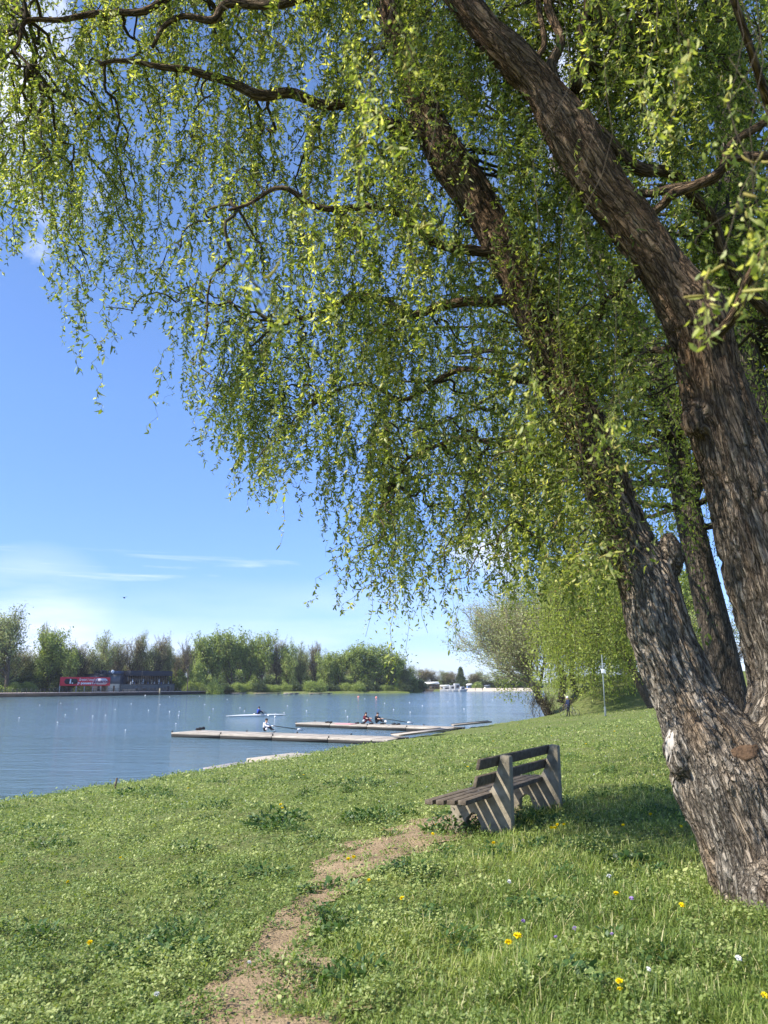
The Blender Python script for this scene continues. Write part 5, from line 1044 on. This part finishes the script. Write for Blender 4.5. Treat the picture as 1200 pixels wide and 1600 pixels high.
# ------------------------------------------------------------------ far promenade and buildings
M_quay = mat('quay_dark', (.025, .024, .024), .9, .2, noise=(.6, .2, (.05, .045, .04))); M_walk = mat('walkway', (.42, .33, .30), .9, noise=(.5, .2, (.5, .4, .37))); M_rail = mat('rail_dark', (.05, .05, .055), .6)
A0, U_, N_ = qp(-70); B0, _, _ = qp(336)
LQ = float(np.linalg.norm(B0 - A0)); QA = math.atan2(U_[1], U_[0])
t_ = empty('quay', (A0[0], A0[1], WZ), QA, kind='structure')
g = Geo(); g.box((LQ / 2, 1.5, .0), (LQ, 3.0, 1.9)); g.mk('quay_wall', M_quay, t_)
g = Geo(); g.box((LQ / 2, 1.8, 1.05), (LQ + .2, 3.9, .2)); g.mk('walkway', M_walk, t_); t_['kind'] = 'structure'
t_ = empty('railing', (A0[0], A0[1], WZ + 1.15), QA, label='dark metal railing along the far promenade', cat='railing')
npst = 64
for i in range(npst): g = Geo(); g.tube([(LQ * (i + .5) / npst, .15, 0), (LQ * (i + .5) / npst, .15, 1.0)], .07, 5); g.mk('post', M_rail, t_)
for h in (.45, 1.0): g = Geo(); g.tube([(0, .15, h), (LQ, .15, h)], .035, 5); g.mk('rail', M_rail, t_)
def local(px): P, _, _ = qp(px); return float((P - A0) @ U_)
def boxq(name, par, x0, x1, y0, y1, z0, z1, mt, bev=0): g = Geo(); g.box(((x0 + x1) / 2 - par['ox'], (y0 + y1) / 2 - par['oy'], (z0 + z1) / 2 - par['oz']), (x1 - x0, y1 - y0, z1 - z0)); return g.mk(name, mt, par, bevel=bev)
def qempty(name, px, back, z, **k):
    l = local(px); P = A0 + U_ * l + N_ * back; t_ = empty(name, (P[0], P[1], z), QA, **k); t_['ox'] = l; t_['oy'] = back; t_['oz'] = z; return t_
def zq(px, py, back=0): P, _, _ = qp(px, back); return P3(px, py, P[1])[2]
M_red = mat('billboard_red', (.62, .03, .05), .6, .3); M_blk = mat('panel_black', (.012, .012, .018), .6); M_pl = mat('panel_pale', (.68, .60, .64), .6); M_wt = mat('letter_white', (.8, .8, .8), .6); M_pp = mat('letter_plum', (.16, .05, .10), .6)
bbk = 4.6
t_ = qempty('billboard', 106, bbk, -.9, label='long red billboard with white lettering on thin posts by the far promenade', cat='billboard')
x0, x1 = local(106), local(184.5); z0, z1 = zq(145, 1071.5, bbk), zq(145, 1058, bbk); Wb = x1 - x0; Hb = z1 - z0
boxq('panel', t_, x0, x1, bbk, bbk + .18, z0, z1, M_red, .02)
for f in (.01, .33, .49, .66, .82, .985): boxq('post', t_, x0 + Wb * f - .1, x0 + Wb * f + .1, bbk + .2, bbk + .4, -1.6, z0 + .6, mat('post_grey', (.45, .45, .43), .7))
def pill(cx, cz, w_, h_, mt, name, y):
    pts = []
    for a in np.linspace(-math.pi / 2, math.pi / 2, 12): pts.append((w_ / 2 - h_ / 2 + h_ / 2 * math.cos(a), h_ / 2 * math.sin(a)))
    for a in np.linspace(math.pi / 2, 3 * math.pi / 2, 12): pts.append((-w_ / 2 + h_ / 2 + h_ / 2 * math.cos(a), h_ / 2 * math.sin(a)))
    g = Geo(); g.prism(pts, ((np.array([1., 0, 0]), np.array([0, 0, 1.]), np.array([0, 1., 0])), (cx - t_['ox'], y - t_['oy'], cz - t_['oz'])), -.05, 0); return g.mk(name, mt, t_)
zc_ = (z0 + z1) / 2
pill(x0 + Wb * .21, zc_, Wb * .26, Hb * .62, M_blk, 'dark_oval', bbk - .003); pill(x0 + Wb * .815, zc_, Wb * .26, Hb * .74, M_pl, 'logo_oval', bbk - .003)
g = Geo(); g.tube([(Wb * .19, -.08, zc_ - t_['oz'] - Hb * .25), (Wb * .195, -.08, zc_ - t_['oz'] + Hb * .12)], [.28, .16], 7); g.ball((Wb * .197, -.08, zc_ - t_['oz'] + Hb * .2), (.2, .04, .24)); g.ball((Wb * .235, -.08, zc_ - t_['oz'] - Hb * .2), (.22, .04, .2)); g.mk('printed_figure', M_wt, t_)
def text(s, cx, cz, size, mt, par, y, shear=0, off=0, sx=1):
    cu = bpy.data.curves.new('lettering', 'FONT'); cu.body = s; cu.size = size; cu.align_x = 'CENTER'; cu.align_y = 'CENTER'; cu.extrude = .01; cu.shear = shear; cu.offset = off; cu.materials.append(mt)
    o = bpy.data.objects.new('tmp', cu); C.objects.link(o); me_ = bpy.data.meshes.new_from_object(o.evaluated_get(bpy.context.evaluated_depsgraph_get())); bpy.data.objects.remove(o)
    o = bpy.data.objects.new('lettering', me_); C.objects.link(o); o.parent = par; o.rotation_euler = (R(90), 0, 0); o.location = (cx - par['ox'], y - par['oy'], cz - par['oz']); o.scale = (sx, 1, 1); return o
text('Sretni i tvoji', x0 + Wb * .515, zc_ + Hb * .20, 1.15, M_wt, t_, bbk - .04, .4, .01, .9); text('je ponosni to', x0 + Wb * .515, zc_ - Hb * .20, .95, M_wt, t_, bbk - .04, 0, .045, 1.1); text('plusmo', x0 + Wb * .815, zc_, 1.5, M_pp, t_, bbk - .08, .2, .05, 1.2)
# low building with cream wall
M_cream = mat('cream_wall', (.62, .56, .43), .9, noise=(.8, .2, (.5, .45, .35))); M_slate = mat('slate_panel', (.11, .13, .16), .7); M_navyp = mat('navy_cladding', (.018, .024, .04), .5, .3); M_navy2 = mat('blue_cladding', (.07, .10, .16), .5, .3); M_glass = mat('dark_glass', (.03, .03, .035), .1, .6); M_mull = mat('mullion', (.20, .14, .09), .6); M_gconc = mat('grey_terrace', (.13, .14, .13), .9, noise=(.7, .2, (.08, .085, .08)))
bk_ = 5.2; t_ = qempty('clubhouse', 176, bk_, -.95, label='low clubhouse with cream lower wall and dark flat roof beside the red billboard', cat='building')
xa, xb = local(166), local(201.5); zt1 = zq(190, 1054.5, bk_); zm = zq(190, 1068.5, bk_)
boxq('lower_wall', t_, local(184), xb, bk_, bk_ + 9, -1.6, zm, M_cream, .03); boxq('shed_wall', t_, xa, local(184) - .01, bk_ + 1.2, bk_ + 8, -1.6, zm, M_cream)
boxq('upper_wall', t_, local(184), xb - .05, bk_ - .1, bk_ + 9, zm + .004, zt1, M_slate); boxq('upper_wall', t_, xa, local(184) - .01, bk_ + 1, bk_ + 8.5, zm + .004, zt1, M_slate)
boxq('roof', t_, xa - .3, xb + .1, bk_ - .6, bk_ + 9.5, zt1 + .004, zt1 + .35, M_navyp, .02); boxq('roof_unit', t_, local(176.5), local(186), bk_ + 2, bk_ + 6, zt1 + .36, zt1 + 1.4, M_navyp, .02)
boxq('door', t_, local(191.2), local(194), bk_ - .06, bk_ + .1, -1.1, .9, mat('door_brown', (.16, .09, .04), .6), .02); boxq('window', t_, local(170), local(175), bk_ + 1.12, bk_ + 1.3, -.7, .7, M_glass); boxq('window', t_, local(177), local(182.5), bk_ + 1.12, bk_ + 1.3, -.9, .9, M_mull)
g = Geo(); g.ball((local(193.2) - t_['ox'], 1.5, zt1 + 1.0 - t_['oz']), (.55, .2, .55), 14, 8); g.tube([(local(193.2) - t_['ox'], 1.6, zt1 + .3 - t_['oz']), (local(193.2) - t_['ox'], 1.6, zt1 + 1 - t_['oz'])], .06, 5); g.mk('satellite_dish', M_wt, t_, smooth=True)
# dark cafe
t_ = qempty('cafe_building', 202, 6.5, -.95, label='long dark modern cafe with flat roof and tall glazed front over a grey terrace', cat='building'); bk_ = 6.5
xc, xd, xe = local(202), local(216.5), local(283); zr = zq(240, 1048.2, bk_); zf = zq(240, 1056, bk_); zb = zq(240, 1069.3, bk_)
boxq('side_wing', t_, xc, xd, bk_ + .6, bk_ + 12, -1.4, zq(208, 1055, bk_), M_navyp); boxq('wing_roof', t_, local(195), xd - .01, bk_ + 2, bk_ + 12, zq(208, 1055, bk_) + .004, zr - .1, M_navy2)
boxq('roof', t_, xd, xe, bk_ - 1.5, bk_ + 12, zf, zr, M_navyp, .03); boxq('glazing', t_, xd + .3, xe - .6, bk_ + .5, bk_ + 11, zb, zf - .004, M_glass)
nm = 22
for i in range(nm): xx = xd + .3 + (xe - xd - 1.1) * (i + .5) / nm; boxq('mullion', t_, xx - .09, xx + .09, bk_ + .25, bk_ + .49, zb + .01, zf - .01, M_mull)
boxq('corner_post', t_, xe - .35, xe - .1, bk_ - 1.3, bk_ - 1.0, zb, zf - .01, M_navyp)
boxq('terrace', t_, xc, xe + .5, bk_ - 2.2, bk_ + .4, -1.4, zb - .004, M_gconc, .03); boxq('terrace_rail', t_, xd, xe + .4, bk_ - 2.3, bk_ - 2.22, zb - .1, zb + .15, M_rail)
boxq('door', t_, local(273.5), local(277), bk_ - 2.26, bk_ - 2.1, -1.2, .7, M_blk); boxq('terrace_steps', t_, local(203), local(222), bk_ - 3.2, bk_ - 2.31, -1.4, -.2, M_conc, .02)
M_pan = mat('shade_panel', (.09, .10, .10), .7)
for a, b in ((223, 229), (233, 243), (246, 256), (259, 271)): boxq('terrace_opening', t_, local(a), local(b), bk_ - 2.24, bk_ - 2.15, -.5, zb - .5, M_pan)
# small furniture on the terrace: pale parasols closed / chairs
for i, px in enumerate((218, 222, 226.5, 231, 236, 240, 245, 252, 257.5, 262, 267, 272, 277)):
    l = local(px); P = A0 + U_ * l + N_ * (bk_ - 1.6 + (i % 3) * .5); g = Geo(); hh_ = (.9, 1.7, .8, 1.3)[i % 4]; g.tube([(0, 0, 0), (0, 0, hh_ * .4), (0, 0, hh_ * .5), (0, 0, hh_)], [.25, .06, .06, .05] if i % 4 != 1 else [.2, .05, .16, .03], 8); g.box((0, 0, hh_ * .5), (.5, .5, .06))
    tag(g.mk('terrace_table' if i % 4 != 1 else 'folded_parasol', (M_wt, M_wt, mat('seat_blue', (.15, .25, .5), .6), M_cream)[i % 4], loc=(P[0], P[1], zb)), 'pale cafe table on the terrace of the dark cafe' if i % 4 != 1 else 'closed pale parasol on the terrace of the dark cafe', 'table' if i % 4 != 1 else 'parasol', 'furniture on the cafe terrace')
# flagpole, mooring pile
l = local(229.5); P = A0 + U_ * l + N_ * 3; g = Geo(); g.tube([(0, 0, 0), (0, 0, 7.6)], [.07, .04], 6); tag(g.mk('flagpole', M_rail, loc=(P[0], P[1], WZ + 1.15)), 'thin bare flagpole in front of the dark cafe', 'pole')
l = local(249.5); P = A0 + U_ * l - N_ * .3; g = Geo(); g.tube([(0, 0, -.6), (0, 0, 2.1)], [.3, .28], 8); g.tube([(0, 0, 2.1), (0, 0, 2.18)], [.33, .3], 8); tag(g.mk('mooring_pile', M_olive and mat('pile_wood', (.25, .22, .15), .9), loc=(P[0], P[1], WZ)), 'wooden pile standing against the far promenade wall', 'pile')
# low concrete landing and boats below the wooded point
for i, (a, b, lab) in enumerate(((362, 384, 'low pale landing stage at the left of the wooded point'), (398, 440, 'long low timber landing under the wooded point'), (446, 466, 'grey landing stage in the middle of the wooded point'), (484, 518, 'pale landing at the right of the wooded point'))):
    pa_ = np.array(onz(a, 1084.8, WZ)); pb_ = np.array(onz(b, 1084.6, WZ)); c = (pa_ + pb_) / 2; d = pb_ - pa_; g = Geo(); g.box((0, 0, .35), (np.linalg.norm(d), 2.2, .25), math.atan2(d[1], d[0]))
    for s in (-.4, 0, .4): g.box((d[0] * s, d[1] * s, 0), (.4, 1.8, .6), math.atan2(d[1], d[0]))
    tag(g.mk('landing_stage', M_deck if i % 2 == 0 else M_conc, loc=(c[0], c[1] - 1.5, WZ)), lab, 'landing stage', 'landing stages under the wooded point')
# distant boathouses and boats, beach
def simple_house(name, px0, px1, ytop, Yd, wallm, roofm, lab, roof_h=.9, cat='building'):
    a = P3(px0, 1078, Yd); b = P3(px1, 1078, Yd); z0 = Gf((a[0] + b[0]) / 2, Yd); H = P3(px0, ytop, Yd)[2] - z0; w_ = b[0] - a[0]; t_ = empty(name, ((a[0] + b[0]) / 2, Yd, z0), label=lab, cat=cat)
    g = Geo(); g.box((0, 2, (H - roof_h) / 2 - .3), (w_, 4, H - roof_h + .6)); g.mk('wall', wallm, t_); g = Geo(); g.prism([(-w_ / 2 - .3, 0), (w_ / 2 + .3, 0), (w_ / 2 - .2, roof_h), (-w_ / 2 + .2, roof_h * .8)], ((np.array([1., 0, 0]), np.array([0, 0, 1.]), np.array([0, 1., 0])), (0, 0, H - roof_h)), -.5, 4.5); g.mk('roof', roofm, t_)
    for s in (-.28, .05, .3): g = Geo(); g.box((w_ * s, -.05, (H - roof_h) * .5), (w_ * .14, .12, (H - roof_h) * .5)); g.mk('window', M_glass, t_)
M_greyw = mat('dull_white', (.42, .42, .42), .7, noise=(1, .2, (.26, .26, .27))); M_tim = mat('timber', (.12, .09, .07), .9); M_rf = mat('white_roof', (.75, .74, .72), .6); M_hb = mat('hut_blue', (.18, .25, .45), .7)
simple_house('boathouse', 645, 663, 1070, 385, M_tim, M_tim, 'low brown boathouse at the tip beyond the wooded point')
simple_house('boathouse', 664, 686, 1065, 380, M_tim, M_rf, 'boathouse with a long white roof across the lake', 1.2)
simple_house('boathouse', 688, 703, 1070, 378, mat('wall_beige', (.4, .34, .27), .9), M_rf, 'beige boathouse right of the white-roofed one', .7)
simple_house('beach_hut', 730, 738, 1068, 398, M_hb, M_rf, 'small blue hut at the left end of the far beach')
simple_house('beach_hut', 758, 766, 1070, 400, M_wt, M_slate, 'small white hut behind the far beach')
for i, (px, w_, h_, lab) in enumerate(((655, 5, 1.4, 'dark moored motorboat by the brown boathouse'), (668, 7, 1.2, 'grey moored boat under the white roof'), (699, 7, 2.2, 'white cabin boat left in the small marina'), (708, 6, 2.8, 'tall white cabin boat in the middle of the marina'), (715, 6, 3.6, 'tallest white boat at the right of the marina'), (723, 5, 2.2, 'white boat last on the right of the marina'))):
    x, y = onz(px, 1080.6, WZ); t_ = empty('moored_boat', (x, y, WZ), R(-15 + 9 * i), label=lab, cat='boat', group='boats moored in the small marina')
    g = Geo(); g.prism([(-w_ / 2, .9), (-w_ / 2 + .4, -.2), (w_ / 2 - 1.4, -.2), (w_ / 2, 1.1)], ((np.array([1., 0, 0]), np.array([0, 0, 1.]), np.array([0, 1., 0])), (0, 0, 0)), -1, 1); g.mk('hull', M_tim if i in (0, 1) else M_greyw, t_, bevel=.1)
    g = Geo(); g.prism([(-w_ * .3, .9), (w_ * .2, .9), (w_ * .1, h_), (-w_ * .28, h_)], ((np.array([1., 0, 0]), np.array([0, 0, 1.]), np.array([0, 1., 0])), (0, 0, 0)), -.8, .8); g.mk('cabin', M_greyw, t_, bevel=.08); g = Geo(); g.box((-w_ * .05, -.81, (h_ + .9) / 2), (w_ * .25, .06, (h_ - .9) * .4 + .1)); g.mk('cabin_window', M_glass, t_)
bxp = [onz(728, 1080.2, WZ), onz(845, 1079.6, WZ)]
a, b = np.array(bxp[0]), np.array(bxp[1]); d = b - a; nb_ = 40; V = []
for i in range(nb_ + 1):
    q_ = a + d * i / nb_; w_ = 1 + .3 * math.sin(i * 1.3)
    for off, h in ((-3, -.4), (0, .15), (7 * w_, 1.0), (16, 1.35)): V.append((q_[0], q_[1] + off, WZ + h))
idx = np.arange((nb_ + 1) * 4).reshape(nb_ + 1, 4); tag(mk('beach', V, [np.stack([idx[:-1, :-1], idx[1:, :-1], idx[1:, 1:], idx[:-1, 1:]], -1).reshape(-1, 4)], mat('sand', (.52, .44, .33), .95), smooth=True), kind='structure')
for i, (px, lab) in enumerate(((743, 'tiny dark figure standing at the left of the far beach'), (754, 'tiny figure at the middle of the far beach'), (777, 'tiny figure right of the middle on the far beach'))):
    x, y = onz(px, 1079.4, WZ + .3); person((x, y + 1, WZ + .35), R(60 * i), stand, (M_dkcl, M_navy, True), lab)
# soaring bird
P = P3(194, 934, 60); g = Geo(); g.ball((0, 0, 0), (.06, .16, .05)); g.ball((0, .17, .01), .035); V = [(0, -.04, .02), (0, .06, .02), (.2, .05, .10), (.38, -.03, .05), (.2, -.05, .09)]
g.add(V, [[[0, 1, 2, 4]], [[2, 3, 4]]]); V = [(-a, b, c) for a, b, c in V]; g.add(V, [[[4, 2, 1, 0]], [[4, 3, 2]]]); g.add([(0, -.14, 0), (.04, -.26, 0), (-.04, -.26, 0)], [[[0, 1, 2]]])
tag(g.mk('bird', M_dkcl, loc=P, smooth=True), 'small dark bird flying above the far bank', 'bird')
for k_, pr in list(PROTO.items()):
    if not pr[3]:
        for c in list(pr[0].children): bpy.data.objects.remove(c)
        bpy.data.objects.remove(pr[0])
for o in C.objects:
    for k_ in ('ox', 'oy', 'oz'):
        if k_ in o: del o[k_]
# ------------------------------------------------------------------ haze over the lake
g = Geo(); g.box((0, 330, 40), (1400, 760, 100)); hzb = g.mk('haze'); hm = bpy.data.materials.new('haze'); hm.use_nodes = True; t = hm.node_tree; t.nodes.clear()
pv = nd(t, 'ShaderNodeVolumePrincipled'); pv.inputs['Color'].default_value = (.86, .91, 1, 1); pv.inputs['Density'].default_value = .00012; ou = nd(t, 'ShaderNodeOutputMaterial'); lk(t, pv.outputs[0], ou.inputs['Volume'])
hzb.data.materials.append(hm); tag(hzb, 'thin spring haze over the lake', 'haze', kind='stuff')
